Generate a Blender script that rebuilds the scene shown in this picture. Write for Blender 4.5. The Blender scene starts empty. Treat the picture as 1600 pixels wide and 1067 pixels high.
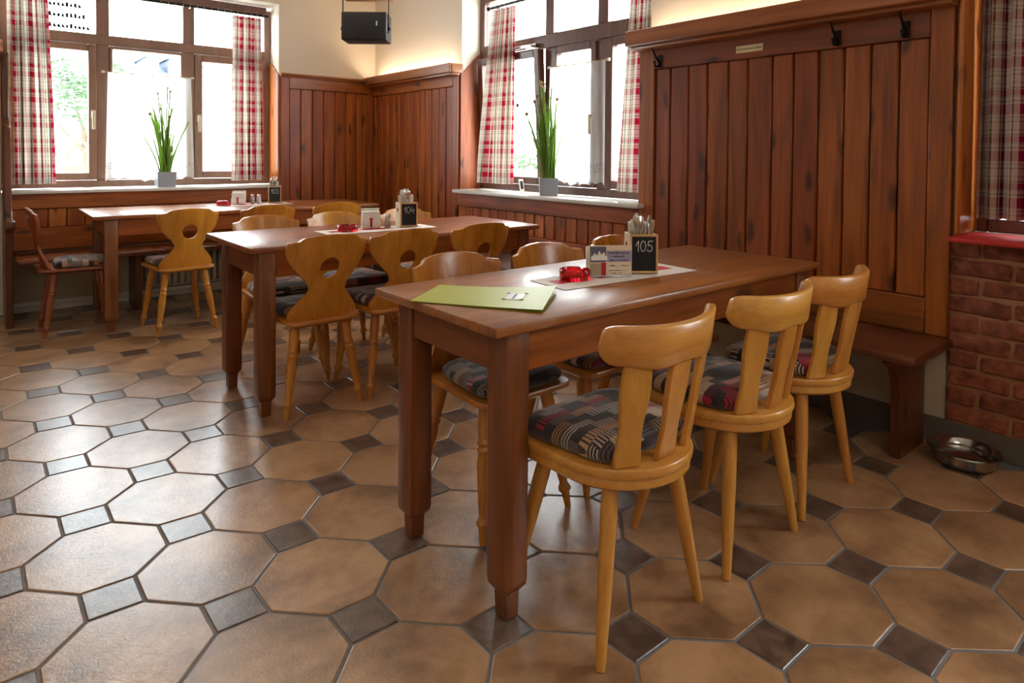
import bpy, bmesh, math, random
from mathutils import Vector, Matrix
random.seed(7)
SC = bpy.context.scene
COL = SC.collection
PI = math.pi

# ------------------------------------------------------------------ camera
cam_d = bpy.data.cameras.new('camera')
cam = bpy.data.objects.new('camera', cam_d)
COL.objects.link(cam)
EYE = 1.1748
R_ = Vector((0.77101927, -0.63675974, 0.0081437))
U_ = Vector((0.00771431, 0.02212662, 0.99972541))
F_ = Vector((0.63676508, 0.77074474, -0.02197221))
cam.matrix_world = Matrix(((R_.x, U_.x, -F_.x, 0), (R_.y, U_.y, -F_.y, 0), (R_.z, U_.z, -F_.z, EYE), (0, 0, 0, 1)))
cam_d.sensor_width = 36
cam_d.sensor_fit = 'HORIZONTAL'
cam_d.lens = 1025.5 * 36 / 1600
cam_d.shift_y = -0.16869
cam_d.clip_start = 0.05
SC.camera = cam

# ------------------------------------------------------------------ world, lights, exposure
SKY = 17.0
w = bpy.data.worlds.new('overcast sky')
SC.world = w
w.use_nodes = True
bg = w.node_tree.nodes['Background']
bg.inputs[0].default_value = (0.90, 0.96, 1.0, 1)
bg.inputs[1].default_value = SKY
SC.view_settings.view_transform = 'Standard'
SC.view_settings.look = 'None'
SC.view_settings.gamma = 1
SC.view_settings.use_curve_mapping = False
SC.view_settings.exposure = 0.22

def area(name, loc, rot, sx, sy, power, col, spread=PI):
    d = bpy.data.lights.new(name, 'AREA')
    d.shape = 'RECTANGLE'
    d.size, d.size_y = sx, sy
    d.energy = power
    d.color = col
    d.spread = spread
    o = bpy.data.objects.new(name, d)
    COL.objects.link(o)
    o.location = loc
    o.rotation_euler = rot
    return o
def portal(name, loc, rot, sx, sy):
    o = area(name, loc, rot, sx, sy, 1, (1, 1, 1))
    o.data.cycles.is_portal = True
WARM = (1.0, 0.74, 0.49)
SOFT = (1.0, 0.90, 0.76)
# unseen fill lights added under the ceiling (the room goes on behind the camera)
area('ceiling_fill_light', (-1.2, -0.8, 2.82), (0, 0, 0), 0.9, 0.9, 11, SOFT)
area('ceiling_fill_light', (1.0, -1.4, 2.82), (0, 0, 0), 0.9, 0.9, 11, SOFT)
area('ceiling_fill_light', (-1.2, 2.4, 2.82), (0, 0, 0), 0.9, 0.9, 8, SOFT)
area('ceiling_fill_light', (1.5, 4.0, 2.82), (0, 0, 0), 0.8, 0.8, 5, SOFT)
# light strips lying in the troughs on top of the panelling
area('cove_light', (3.035, 1.70, 1.855), (PI, 0, 0), 0.05, 1.5, 4.0, WARM)
area('cove_light', (3.035, 5.12, 1.865), (PI, 0, 0), 0.05, 1.3, 5.0, WARM)
# portals help the sky light through the windows
portal('window_portal', (1.16, 6.32, 1.68), (PI / 2, 0, 0), 1.95, 1.6)
portal('window_portal', (3.50, 3.43, 1.68), (0, PI / 2, 0), 1.6, 1.85)
portal('window_portal', (3.50, -0.25, 1.68), (0, PI / 2, 0), 1.6, 2.2)

# ------------------------------------------------------------------ helpers
def srgb(r, g, b):
    f = lambda c: (c / 255 / 12.92) if c / 255 <= 0.04045 else ((c / 255 + 0.055) / 1.055) ** 2.4
    return (f(r), f(g), f(b), 1)

class NT:
    def __init__(s, name):
        s.m = bpy.data.materials.new(name)
        s.m.use_nodes = True
        s.t = s.m.node_tree
        s.b = s.t.nodes['Principled BSDF']
        s.out = s.t.nodes['Material Output']
    def n(s, kind, ins=None, **props):
        nd = s.t.nodes.new(kind)
        for k, v in props.items():
            setattr(nd, k, v)
        if ins:
            for k, v in ins.items():
                s.set(nd.inputs[k], v)
        return nd
    def set(s, sock, v):
        if isinstance(v, bpy.types.NodeSocket):
            s.t.links.new(v, sock)
        else:
            sock.default_value = v
    def math(s, op, a, b=None, c=None):
        nd = s.n('ShaderNodeMath', operation=op)
        s.set(nd.inputs[0], a)
        if b is not None: s.set(nd.inputs[1], b)
        if c is not None: s.set(nd.inputs[2], c)
        return nd.outputs[0]
    def mix(s, fac, a, b, mode='MIX'):
        nd = s.n('ShaderNodeMix', data_type='RGBA', blend_type=mode)
        s.set(nd.inputs[0], fac); s.set(nd.inputs[6], a); s.set(nd.inputs[7], b)
        return nd.outputs[2]
    def ramp(s, fac, stops, interp='LINEAR'):
        nd = s.n('ShaderNodeValToRGB')
        s.set(nd.inputs[0], fac)
        cr = nd.color_ramp
        cr.interpolation = interp
        while len(cr.elements) < len(stops): cr.elements.new(0.5)
        for e, (p, c) in zip(cr.elements, stops):
            e.position = p
            e.color = c if len(c) == 4 else (*c, 1)
        return nd.outputs[0]
    def obj(s, rnd=True):
        co = s.n('ShaderNodeTexCoord').outputs['Object']
        if rnd:
            oi = s.n('ShaderNodeObjectInfo').outputs['Random']
            v = s.n('ShaderNodeVectorMath', operation='SCALE', ins={0: (13.1, 7.7, 9.3), 3: oi}).outputs[0]
            co = s.n('ShaderNodeVectorMath', operation='ADD', ins={0: co, 1: v}).outputs[0]
        return co
    def scl(s, co, v):
        return s.n('ShaderNodeVectorMath', operation='MULTIPLY', ins={0: co, 1: v}).outputs[0]
    def noise(s, co, scale=1, detail=4, rough=0.55, dist=0.0):
        return s.n('ShaderNodeTexNoise', ins={'Vector': co, 'Scale': scale, 'Detail': detail, 'Roughness': rough, 'Distortion': dist}).outputs['Fac']
    def rnd(s):
        return s.n('ShaderNodeObjectInfo').outputs['Random']
    def bump(s, h, strength=0.3, dist=0.01):
        s.set(s.b.inputs['Normal'], s.n('ShaderNodeBump', ins={'Height': h, 'Strength': strength, 'Distance': dist}).outputs[0])
    def pr(s, **k):
        names = dict(col='Base Color', rough='Roughness', metal='Metallic', coat='Coat Weight', coatr='Coat Roughness', spec='Specular IOR Level', trans='Transmission Weight', ior='IOR', sheen='Sheen Weight')
        for a, v in k.items(): s.set(s.b.inputs[names[a]], v)
        return s.m

def plain(name, col, rough=0.5, metal=0.0, var=0.06, **k):
    t = NT(name)
    n = t.noise(t.obj(), 9, 3)
    c = t.mix(t.math('MULTIPLY', n, var * 4), col, tuple(x * 0.72 for x in col[:3]) + (1,))
    return t.pr(col=c, rough=rough, metal=metal, **k)

def wood(name, dark, light, axis, rough=0.35, knots=True, coat=0.25, fine=1.0, vary=0.35, wear=None):
    t = NT(name)
    co = t.obj()
    k = {'x': 0, 'y': 1, 'z': 2}[axis]
    v = [1.0, 1.0, 1.0]
    for i in range(3): v[i] = 1.3 if i == k else 15.0 * fine
    cs = t.scl(co, tuple(v))
    n1 = t.noise(cs, 1.0, 5, 0.6, 0.6)
    v2 = [90.0 * fine] * 3; v2[k] = 3.0
    n2 = t.noise(t.scl(co, tuple(v2)), 1.0, 3, 0.6)
    v3 = [2.5] * 3; v3[k] = 0.8
    n3 = t.noise(t.scl(co, tuple(v3)), 1.0, 2)
    f = t.math('ADD', t.math('MULTIPLY', n1, 0.62), t.math('ADD', t.math('MULTIPLY', n2, 0.24), t.math('MULTIPLY', n3, 0.22)))
    c = t.ramp(f, [(0.36, dark), (0.68, light)])
    mid = tuple((a * 0.55) for a in dark[:3]) + (1,)
    if knots:
        se = t.n('ShaderNodeSeparateXYZ', ins={0: co})
        oth = [se.outputs[i] for i in range(3) if i != k]
        k2 = t.n('ShaderNodeCombineXYZ', ins={0: t.math('MULTIPLY', t.math('ADD', oth[0], oth[1]), 8.5), 1: t.math('MULTIPLY', se.outputs[k], 3.0)}).outputs[0]
        kc = t.n('ShaderNodeVectorMath', operation='ADD', ins={0: k2, 1: t.scl(t.n('ShaderNodeTexNoise', ins={'Vector': co, 'Scale': 9.0}).outputs['Color'], (0.35, 0.35, 0.0))}).outputs[0]
        vo = t.n('ShaderNodeTexVoronoi', voronoi_dimensions='2D', ins={'Vector': kc, 'Scale': 1.0})
        pick = t.math('GREATER_THAN', t.n('ShaderNodeSeparateColor', ins={0: vo.outputs['Color']}).outputs[0], 0.66)
        d = t.math('SUBTRACT', 1.0, t.n('ShaderNodeMapRange', interpolation_type='SMOOTHSTEP', ins={0: vo.outputs['Distance'], 1: 0.06, 2: 0.24}).outputs[0])
        c = t.mix(t.math('MULTIPLY', t.math('MULTIPLY', d, pick), 0.8), c, tuple(a * 0.30 for a in dark[:3]) + (1,))
    br = t.math('ADD', 1.0 - vary / 2, t.math('MULTIPLY', t.rnd(), vary))
    hsv = t.n('ShaderNodeHueSaturation', ins={'Hue': t.math('ADD', 0.494, t.math('MULTIPLY', t.rnd(), 0.012)), 'Value': br, 'Color': c}).outputs[0]
    r = t.math('ADD', rough - 0.06, t.math('MULTIPLY', n3, 0.14))
    if wear:
        wn = t.noise(co, 4.5, 5, 0.65)
        wf = t.n('ShaderNodeMapRange', ins={0: wn, 1: 0.52, 2: 0.70}).outputs[0]
        hsv = t.mix(t.math('MULTIPLY', wf, 0.45), hsv, wear)
        r = t.math('ADD', r, t.math('MULTIPLY', wf, 0.12))
    t.bump(n2, 0.08, 0.003)
    return t.pr(col=hsv, rough=r, coat=coat, coatr=0.18)

# ------------------------------------------------------------------ mesh builder
class MB:
    def __init__(s):
        s.v = []; s.f = []
        s.uv = None
    def add(s, vs, fs, M=None):
        o = len(s.v)
        s.v += [tuple(M @ Vector(p)) if M else tuple(p) for p in vs]
        s.f += [tuple(i + o for i in f) for f in fs]
        return s
    def box(s, x0, y0, z0, x1, y1, z1, M=None):
        x0, x1 = min(x0, x1), max(x0, x1); y0, y1 = min(y0, y1), max(y0, y1); z0, z1 = min(z0, z1), max(z0, z1)
        v = [(x0, y0, z0), (x1, y0, z0), (x1, y1, z0), (x0, y1, z0), (x0, y0, z1), (x1, y0, z1), (x1, y1, z1), (x0, y1, z1)]
        return s.add(v, [(0, 3, 2, 1), (4, 5, 6, 7), (0, 1, 5, 4), (1, 2, 6, 5), (2, 3, 7, 6), (3, 0, 4, 7)], M)
    def prism(s, pts, h0, h1, M=None, fn=None):
        """polygon (x,y) counter-clockwise swept from z=h0 to h1"""
        n = len(pts)
        v = [(x, y, h0) for x, y in pts] + [(x, y, h1) for x, y in pts]
        f = [tuple(range(n - 1, -1, -1)), tuple(range(n, 2 * n))] + [(i, (i + 1) % n, n + (i + 1) % n, n + i) for i in range(n)]
        return s.add(v, f, M)
    def loft(s, rings, caps=True, close=True, M=None):
        n = len(rings[0]); v = [p for r in rings for p in r]; f = []
        for k in range(len(rings) - 1):
            for i in range(n if close else n - 1):
                a, b = k * n + i, k * n + (i + 1) % n
                f.append((a, b, b + n, a + n))
        if caps:
            f.append(tuple(range(n - 1, -1, -1))); m = (len(rings) - 1) * n
            f.append(tuple(range(m, m + n)))
        return s.add(v, f, M)
    def lathe(s, prof, n=16, M=None, caps=True):
        return s.loft([[(r * math.cos(2 * PI * i / n), r * math.sin(2 * PI * i / n), z) for i in range(n)] for r, z in prof], caps, True, M)
    def tube(s, path, rad, n=8, caps=True):
        P = [Vector(p) for p in path]
        if not isinstance(rad, (list, tuple)): rad = [rad] * len(P)
        rings = []
        for i, p in enumerate(P):
            d = (P[min(i + 1, len(P) - 1)] - P[max(i - 1, 0)]).normalized()
            a = Vector((0, 0, 1)) if abs(d.z) < 0.9 else Vector((1, 0, 0))
            x = d.cross(a).normalized(); y = x.cross(d).normalized()
            rings.append([tuple(p + rad[i] * (math.cos(2 * PI * k / n) * x - math.sin(2 * PI * k / n) * y)) for k in range(n)])
        return s.loft(rings, caps)
    def grid(s, fn, nu, nv, uv=None):
        o = len(s.v)
        for j in range(nv + 1):
            for i in range(nu + 1): s.v.append(tuple(fn(i / nu, j / nv)))
        for j in range(nv):
            for i in range(nu):
                a = o + j * (nu + 1) + i
                s.f.append((a, a + 1, a + nu + 2, a + nu + 1))
        if uv:
            s.uv = [uv(i / nu, j / nv) for j in range(nv + 1) for i in range(nu + 1)]
        return s
    def build(s, name, mat, parent=None, bev=0.0, seg=1, smooth=40, fix=True, sub=0):
        me = bpy.data.meshes.new(name)
        me.from_pydata(s.v, [], s.f)
        if s.uv:
            l = me.uv_layers.new(name='UVMap')
            for lp in me.loops: l.data[lp.index].uv = s.uv[lp.vertex_index]
        bm = bmesh.new(); bm.from_mesh(me)
        if fix: bmesh.ops.recalc_face_normals(bm, faces=bm.faces)
        if bev > 0:
            es = [e for e in bm.edges if len(e.link_faces) == 2 and e.calc_face_angle(0) > 0.6]
            bmesh.ops.bevel(bm, geom=es, offset=bev, segments=seg, profile=0.5, affect='EDGES', clamp_overlap=True)
        bm.to_mesh(me); bm.free()
        if smooth:
            me.shade_smooth()
            me.set_sharp_from_angle(angle=math.radians(smooth))
        if mat: me.materials.append(mat)
        o = bpy.data.objects.new(name, me)
        COL.objects.link(o)
        if parent: o.parent = parent
        return o

def tag(o, label=None, cat=None, group=None, kind=None):
    if label: o['label'] = label
    if cat: o['category'] = cat
    if group: o['group'] = group
    if kind: o['kind'] = kind
    return o
def empty(name, loc=(0, 0, 0), rz=0.0, **k):
    o = bpy.data.objects.new(name, None)
    o.empty_display_size = 0.1
    COL.objects.link(o)
    o.location = loc
    o.rotation_euler = (0, 0, rz)
    return tag(o, **k)
def dup(root, loc=None, rz=None, **k):
    def rec(o, p):
        c = o.copy(); COL.objects.link(c)
        if p: c.parent = p
        for ch in list(o.children): rec(ch, c)
        return c
    c = rec(root, None)
    if loc is not None: c.location = loc
    if rz is not None: c.rotation_euler = (0, 0, rz)
    return tag(c, **k)
def text_mesh(name, body, size, mat, parent, M, depth=0.0004, sx=1.0):
    cu = bpy.data.curves.new(name, 'FONT')
    cu.body = body; cu.size = size; cu.align_x = 'CENTER'; cu.align_y = 'CENTER'; cu.extrude = depth
    cu.resolution_u = 2
    tmp = bpy.data.objects.new('tmp_text', cu)
    COL.objects.link(tmp)
    bpy.context.view_layer.update()
    me = bpy.data.meshes.new_from_object(tmp.evaluated_get(bpy.context.evaluated_depsgraph_get()))
    bpy.data.objects.remove(tmp)
    me.name = name
    me.transform(M @ Matrix.Diagonal((sx, 1, 1, 1)))
    me.materials.clear(); me.materials.append(mat)
    o = bpy.data.objects.new(name, me); COL.objects.link(o)
    o.parent = parent
    return o

# ------------------------------------------------------------------ materials
PD, PL = srgb(98, 44, 14), srgb(188, 98, 36)
M_plank = wood('pine panelling upright', PD, PL, 'z', 0.36, vary=0.30)
M_plank_shade = wood('shaded pine panelling upright', srgb(92, 42, 13), srgb(170, 86, 31), 'z', 0.38, vary=0.30, coat=0.15)  # same pine, darkened to put the long wall's shade into the colour
M_raily_shade = wood('shaded pine panelling along y', srgb(86, 40, 13), srgb(150, 76, 29), 'y', 0.38, vary=0.2, coat=0.15)  # rails of the long wall, shade painted into the colour too
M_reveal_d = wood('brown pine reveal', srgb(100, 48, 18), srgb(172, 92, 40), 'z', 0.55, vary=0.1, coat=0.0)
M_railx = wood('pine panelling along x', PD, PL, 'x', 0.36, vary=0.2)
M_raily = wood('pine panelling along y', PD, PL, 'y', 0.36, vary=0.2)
M_reveal = wood('window-lit pine reveal', srgb(150, 78, 26), srgb(204, 126, 52), 'z', 0.34, vary=0.1)  # brighter orange than the panelling: window light put into the colour
M_capy = wood('pine cap along y', srgb(120, 62, 26), srgb(176, 104, 50), 'y', 0.34, vary=0.1, knots=False)
M_capx = wood('pine cap along x', srgb(120, 62, 26), srgb(176, 104, 50), 'x', 0.34, vary=0.1, knots=False)
M_ttop = wood('worn table top', srgb(104, 50, 20), srgb(176, 102, 48), 'x', 0.36, knots=False, coat=0.35, vary=0.12, wear=srgb(170, 132, 98))
M_tlegz = wood('table leg wood', srgb(80, 38, 12), srgb(140, 76, 30), 'z', 0.38, knots=False, vary=0.15)
M_taprx = wood('table apron wood x', srgb(96, 46, 14), srgb(170, 94, 36), 'x', 0.38, vary=0.15)
M_tapry = wood('table apron wood y', srgb(86, 40, 14), srgb(146, 80, 34), 'y', 0.38, knots=False, vary=0.15)
BL, BD = srgb(218, 156, 70), srgb(186, 118, 44)
M_beechz = wood('beech upright', BD, BL, 'z', 0.30, knots=False, coat=0.4, vary=0.10, fine=1.5)
M_beechx = wood('beech along x', BD, BL, 'x', 0.30, knots=False, coat=0.4, vary=0.10, fine=1.5)
HD, HL = srgb(162, 96, 26), srgb(208, 138, 50)
M_honeyz = wood('honey wood upright', HD, HL, 'z', 0.26, knots=False, coat=0.35, vary=0.16, fine=1.3)
M_honeyx = wood('honey wood along x', HD, HL, 'x', 0.32, knots=False, coat=0.35, vary=0.16, fine=1.3)
M_red_z = wood('reddish chair wood upright', srgb(104, 46, 18), srgb(160, 80, 36), 'z', 0.32, knots=False, coat=0.35, vary=0.1)
M_red_x = wood('reddish chair wood along x', srgb(104, 46, 18), srgb(160, 80, 36), 'x', 0.32, knots=False, coat=0.35, vary=0.1)
M_benchy = wood('bench wood y', srgb(74, 38, 20), srgb(118, 64, 34), 'y', 0.30, knots=False, coat=0.4, vary=0.1)
M_benchx = wood('bench wood x', srgb(104, 48, 26), srgb(158, 84, 48), 'x', 0.28, knots=False, coat=0.45, vary=0.1)
M_benchz = wood('bench wood z', srgb(70, 34, 16), srgb(112, 58, 28), 'z', 0.36, vary=0.1)
M_frame = wood('brown window frame', srgb(128, 96, 78), srgb(156, 122, 102), 'z', 0.42, knots=False, coat=0.1, vary=0.05)
M_frame_d = wood('dark brown window frame', srgb(84, 52, 40), srgb(112, 74, 58), 'z', 0.40, knots=False, coat=0.15, vary=0.05)

def mk_plaster(name, c):
    t = NT(name)
    n = t.noise(t.obj(False), 3, 5)
    t.bump(t.noise(t.obj(False), 60, 4), 0.12, 0.004)
    return t.pr(col=t.mix(n, c, tuple(x * 0.93 for x in c[:3]) + (1,)), rough=0.9)
M_plaster = mk_plaster('cream plaster', srgb(232, 222, 206))
M_ceil = mk_plaster('white ceiling', srgb(240, 236, 226))
M_lower = mk_plaster('beige lower wall', srgb(196, 178, 150))
M_base = mk_plaster('grey wall base', srgb(104, 92, 78))
M_white = plain('white paint', srgb(232, 230, 222), 0.4)
M_sill = plain('pale stone sill', srgb(222, 220, 212), 0.28, coat=0.2)
M_redsill = plain('red lacquered sill', srgb(190, 36, 32), 0.5)
M_black = plain('black plastic', srgb(34, 33, 32), 0.55)
M_iron = plain('dark iron', srgb(44, 38, 36), 0.42, 0.8)
M_steel = plain('steel', srgb(190, 188, 184), 0.16, 1.0)
M_chrome = plain('bright metal', srgb(214, 212, 206), 0.25, 1.0)
M_brass = plain('brass', srgb(196, 172, 120), 0.3, 1.0)
M_ivory = plain('ivory plastic', srgb(226, 218, 196), 0.4)
M_boxw = plain('pale box wood', srgb(220, 196, 160), 0.5)
M_boxfr = plain('chalkboard frame wood', srgb(206, 160, 104), 0.5)
M_chalkb = plain('chalkboard slate', srgb(26, 25, 24), 0.8)
M_chalk = plain('chalk', srgb(222, 222, 216), 0.9)
M_paper = plain('white paper', srgb(236, 230, 222), 0.75, var=0.02)
M_cream = plain('cream card', srgb(226, 204, 176), 0.7, var=0.03)
M_redp = plain('red print', srgb(176, 18, 30), 0.7)
M_lilac = plain('lilac print', srgb(160, 150, 178), 0.7)
M_ink = plain('dark ink', srgb(50, 42, 60), 0.7)
M_photo = plain('printed photo', srgb(108, 104, 122), 0.6, var=0.25)
M_tan = plain('tan print', srgb(176, 152, 128), 0.7)
M_folder = plain('lime green card', srgb(184, 192, 70), 0.42, var=0.03)
M_folderin = plain('lime green card inside', srgb(150, 158, 20), 0.5, var=0.03)
M_zinc = plain('zinc planter', srgb(158, 168, 178), 0.42, 0.25)
M_earth = plain('potting earth', srgb(70, 50, 36), 0.95)
M_bloom = plain('dry blossom', srgb(150, 120, 88), 0.9)
M_grout = plain('grout', srgb(122, 120, 120), 0.8)
M_rad = plain('radiator enamel', srgb(206, 196, 176), 0.45)
M_outwhite = plain('house render', srgb(236, 234, 228), 0.9)
M_roof = plain('slate roof', srgb(106, 116, 134), 0.8)
M_street = plain('street', srgb(188, 188, 188), 0.9)
M_orange = plain('red sign', srgb(220, 84, 66), 0.6)
def mk_leaf(name, a, b):
    t = NT(name)
    c = t.mix(t.noise(t.obj(), 22, 3), a, b)
    d = t.n('ShaderNodeBsdfDiffuse', ins={0: c}); tr = t.n('ShaderNodeBsdfTranslucent', ins={0: c})
    m = t.n('ShaderNodeMixShader', ins={0: 0.55, 1: d.outputs[0], 2: tr.outputs[0]})
    t.t.links.new(m.outputs[0], t.out.inputs[0])
    return t.m
M_grass = mk_leaf('chive green', srgb(120, 160, 66), srgb(172, 200, 112))
M_stem = mk_leaf('pale stem', srgb(120, 130, 84), srgb(150, 150, 110))
M_leaf = mk_leaf('tree leaves', srgb(66, 88, 62), srgb(96, 116, 88))
M_bark = plain('bark', srgb(92, 78, 64), 0.9)

def mk_glass():
    t = NT('window glass')
    tr = t.n('ShaderNodeBsdfTransparent', ins={0: (0.97, 0.985, 0.98, 1)})
    gl = t.n('ShaderNodeBsdfGlossy', ins={0: (1, 1, 1, 1), 1: 0.02})
    m = t.n('ShaderNodeMixShader', ins={0: 0.05, 1: tr.outputs[0], 2: gl.outputs[0]})
    t.t.links.new(m.outputs[0], t.out.inputs[0])
    return t.m
M_glass = mk_glass()
def mk_redglass():
    t = NT('red glass')
    return t.pr(col=srgb(214, 10, 24), rough=0.04, trans=0.85, ior=1.45, coat=0.3)
M_redglass = mk_redglass()
def mk_clear():
    t = NT('clear glass')
    return t.pr(col=srgb(236, 236, 236), rough=0.08, trans=0.6, ior=1.45)
M_clear = mk_clear()
M_pepper = plain('pepper', srgb(70, 54, 42), 0.8)
M_salt = plain('salt', srgb(236, 234, 230), 0.8)

def mk_sheer():
    t = NT('white net')
    uv = t.n('ShaderNodeTexCoord').outputs['UV']
    sep = t.n('ShaderNodeSeparateXYZ', ins={0: uv})
    v = sep.outputs[1]
    lace = t.math('LESS_THAN', t.math('ABSOLUTE', t.math('SUBTRACT', v, 0.105)), 0.035)
    holes = t.n('ShaderNodeTexVoronoi', ins={'Vector': t.scl(uv, (140, 140, 1)), 'Scale': 1.0}).outputs['Distance']
    hole = t.math('MULTIPLY', lace, t.math('LESS_THAN', holes, 0.34))
    dens = t.math('SUBTRACT', 0.80, t.math('MULTIPLY', hole, 0.55))
    d = t.n('ShaderNodeBsdfDiffuse', ins={0: srgb(246, 246, 246)}); tl = t.n('ShaderNodeBsdfTranslucent', ins={0: srgb(250, 250, 250)})
    m1 = t.n('ShaderNodeMixShader', ins={0: 0.6, 1: d.outputs[0], 2: tl.outputs[0]})
    tr = t.n('ShaderNodeBsdfTransparent')
    m = t.n('ShaderNodeMixShader', ins={0: dens, 1: tr.outputs[0], 2: m1.outputs[0]})
    t.t.links.new(m.outputs[0], t.out.inputs[0])
    return t.m
M_sheer = mk_sheer()

def mk_plaid(name, cream, red, green, dark, transl=0.5):
    t = NT(name)
    uv = t.n('ShaderNodeTexCoord').outputs['UV']
    sep = t.n('ShaderNodeSeparateXYZ', ins={0: uv})
    stops = [(0.0, cream), (0.09, green), (0.12, cream), (0.19, dark), (0.205, cream), (0.26, red), (0.48, cream), (0.455, red), (0.475, cream), (0.53, green), (0.56, cream), (0.63, dark), (0.645, cream), (0.66, red), (0.79, cream), (0.81, green), (0.84, cream), (0.92, dark), (0.935, cream)]
    fu = t.math('FRACT', t.math('DIVIDE', sep.outputs[0], 0.185))
    fv = t.math('FRACT', t.math('DIVIDE', sep.outputs[1], 0.185))
    cu, cv = t.ramp(fu, stops, 'CONSTANT'), t.ramp(fv, stops, 'CONSTANT')
    c = t.mix(0.34, cu, cv)
    weave = t.noise(t.scl(uv, (500, 500, 1)), 1, 2)
    c = t.mix(t.math('MULTIPLY', weave, 0.2), c, (0.3, 0.25, 0.22, 1), 'MULTIPLY')
    d = t.n('ShaderNodeBsdfDiffuse', ins={0: c}); tl = t.n('ShaderNodeBsdfTranslucent', ins={0: c})
    m = t.n('ShaderNodeMixShader', ins={0: transl, 1: d.outputs[0], 2: tl.outputs[0]})
    t.t.links.new(m.outputs[0], t.out.inputs[0])
    return t.m
M_plaid = mk_plaid('red plaid curtain cloth', srgb(216, 206, 192), srgb(160, 22, 48), srgb(92, 112, 78), srgb(74, 58, 54), 0.22)
M_plaid_shade = mk_plaid('lined shaded red plaid cloth', srgb(184, 162, 148), srgb(132, 22, 48), srgb(80, 84, 62), srgb(62, 50, 48), 0.02)  # lined cloth, plaid colours darkened to paint in its dimmer light

def mk_patch():
    t = NT('patchwork cushion cloth')
    co = t.obj()
    sep = t.n('ShaderNodeSeparateXYZ', ins={0: co})
    x, y = sep.outputs[0], sep.outputs[1]
    row = t.math('FLOOR', t.math('DIVIDE', y, 0.028))
    h = t.n('ShaderNodeTexWhiteNoise', noise_dimensions='1D', ins={'W': row}).outputs['Value']
    xs = t.math('ADD', t.math('DIVIDE', x, 0.075), t.math('MULTIPLY', h, 3.7))
    colm = t.math('FLOOR', xs)
    cell = t.n('ShaderNodeCombineXYZ', ins={0: colm, 1: row}).outputs[0]
    wn = t.n('ShaderNodeTexWhiteNoise', noise_dimensions='2D', ins={'Vector': cell})
    stops = [(0, srgb(42, 36, 38)), (0.28, srgb(88, 76, 74)), (0.40, srgb(148, 104, 66)), (0.56, srgb(72, 38, 50)), (0.68, srgb(48, 38, 34)), (0.82, srgb(150, 18, 40)), (0.91, srgb(178, 142, 108))]
    c = t.ramp(wn.outputs['Value'], stops, 'CONSTANT')
    sw = t.n('ShaderNodeSeparateColor', ins={0: wn.outputs['Color']})
    dirr = t.math('GREATER_THAN', sw.outputs[0], 0.5)
    s1 = t.math('GREATER_THAN', t.math('FRACT', t.math('DIVIDE', x, 0.011)), 0.6)
    s2 = t.math('GREATER_THAN', t.math('FRACT', t.math('DIVIDE', y, 0.0085)), 0.6)
    st = t.math('ADD', t.math('MULTIPLY', s1, dirr), t.math('MULTIPLY', s2, t.math('SUBTRACT', 1.0, dirr)))
    on = t.math('GREATER_THAN', sw.outputs[1], 0.35)
    scol = t.mix(t.math('GREATER_THAN', sw.outputs[2], 0.55), srgb(28, 24, 24), srgb(190, 176, 162))
    c = t.mix(t.math('MULTIPLY', t.math('MULTIPLY', st, on), 0.9), c, scol)
    t.bump(t.noise(t.scl(co, (700, 700, 700)), 1, 2), 0.25, 0.001)
    return t.pr(col=c, rough=0.9, sheen=0.3)
M_patch = mk_patch()

def mk_tile(name, a, b, c, rough, big):
    t = NT(name)
    co = t.n('ShaderNodeTexCoord').outputs['Object']
    rv = t.rnd()
    off = t.n('ShaderNodeVectorMath', operation='SCALE', ins={0: (31.0, 17.0, 5.0), 3: rv}).outputs[0]
    cr = t.n('ShaderNodeVectorMath', operation='ADD', ins={0: co, 1: off}).outputs[0]
    n1 = t.noise(cr, big, 3, 0.5, 0.4)
    n2 = t.noise(cr, 26, 4, 0.6)
    f = t.math('ADD', t.math('MULTIPLY', n1, 0.75), t.math('MULTIPLY', n2, 0.25))
    col = t.ramp(f, [(0.32, a), (0.47, b), (0.60, c)])
    col = t.n('ShaderNodeHueSaturation', ins={'Value': t.math('ADD', 0.88, t.math('MULTIPLY', rv, 0.22)), 'Color': col}).outputs[0]
    leather = t.noise(t.scl(cr, (1, 1, 1)), 95, 4, 0.6, 0.8)
    wav = t.noise(cr, 14, 2)
    t.bump(t.math('ADD', leather, t.math('MULTIPLY', wav, 0.8)), 0.32, 0.004)
    r = t.math('ADD', rough - 0.05, t.math('MULTIPLY', n2, 0.12))
    return t.pr(col=col, rough=r, coat=0.6, coatr=0.27, spec=0.8)
M_tile = mk_tile('tan octagon tile', srgb(118, 87, 60), srgb(167, 126, 88), srgb(192, 150, 110), 0.30, 4.2)
M_inset = mk_tile('dark square tile', srgb(72, 56, 46), srgb(96, 76, 62), srgb(116, 94, 78), 0.30, 18)
def mk_brick():
    t = NT('red brick')
    co = t.obj()
    n = t.noise(co, 24, 5, 0.65)
    c = t.ramp(n, [(0.3, srgb(96, 46, 30)), (0.55, srgb(146, 78, 50)), (0.75, srgb(172, 106, 76))])
    c = t.n('ShaderNodeHueSaturation', ins={'Value': t.math('ADD', 0.75, t.math('MULTIPLY', t.rnd(), 0.4)), 'Color': c}).outputs[0]
    t.bump(t.noise(co, 70, 5, 0.7), 0.7, 0.006)
    return t.pr(col=c, rough=0.85)
M_brick = mk_brick()
M_mortar = mk_plaster('sandy mortar', srgb(162, 114, 80))
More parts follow.
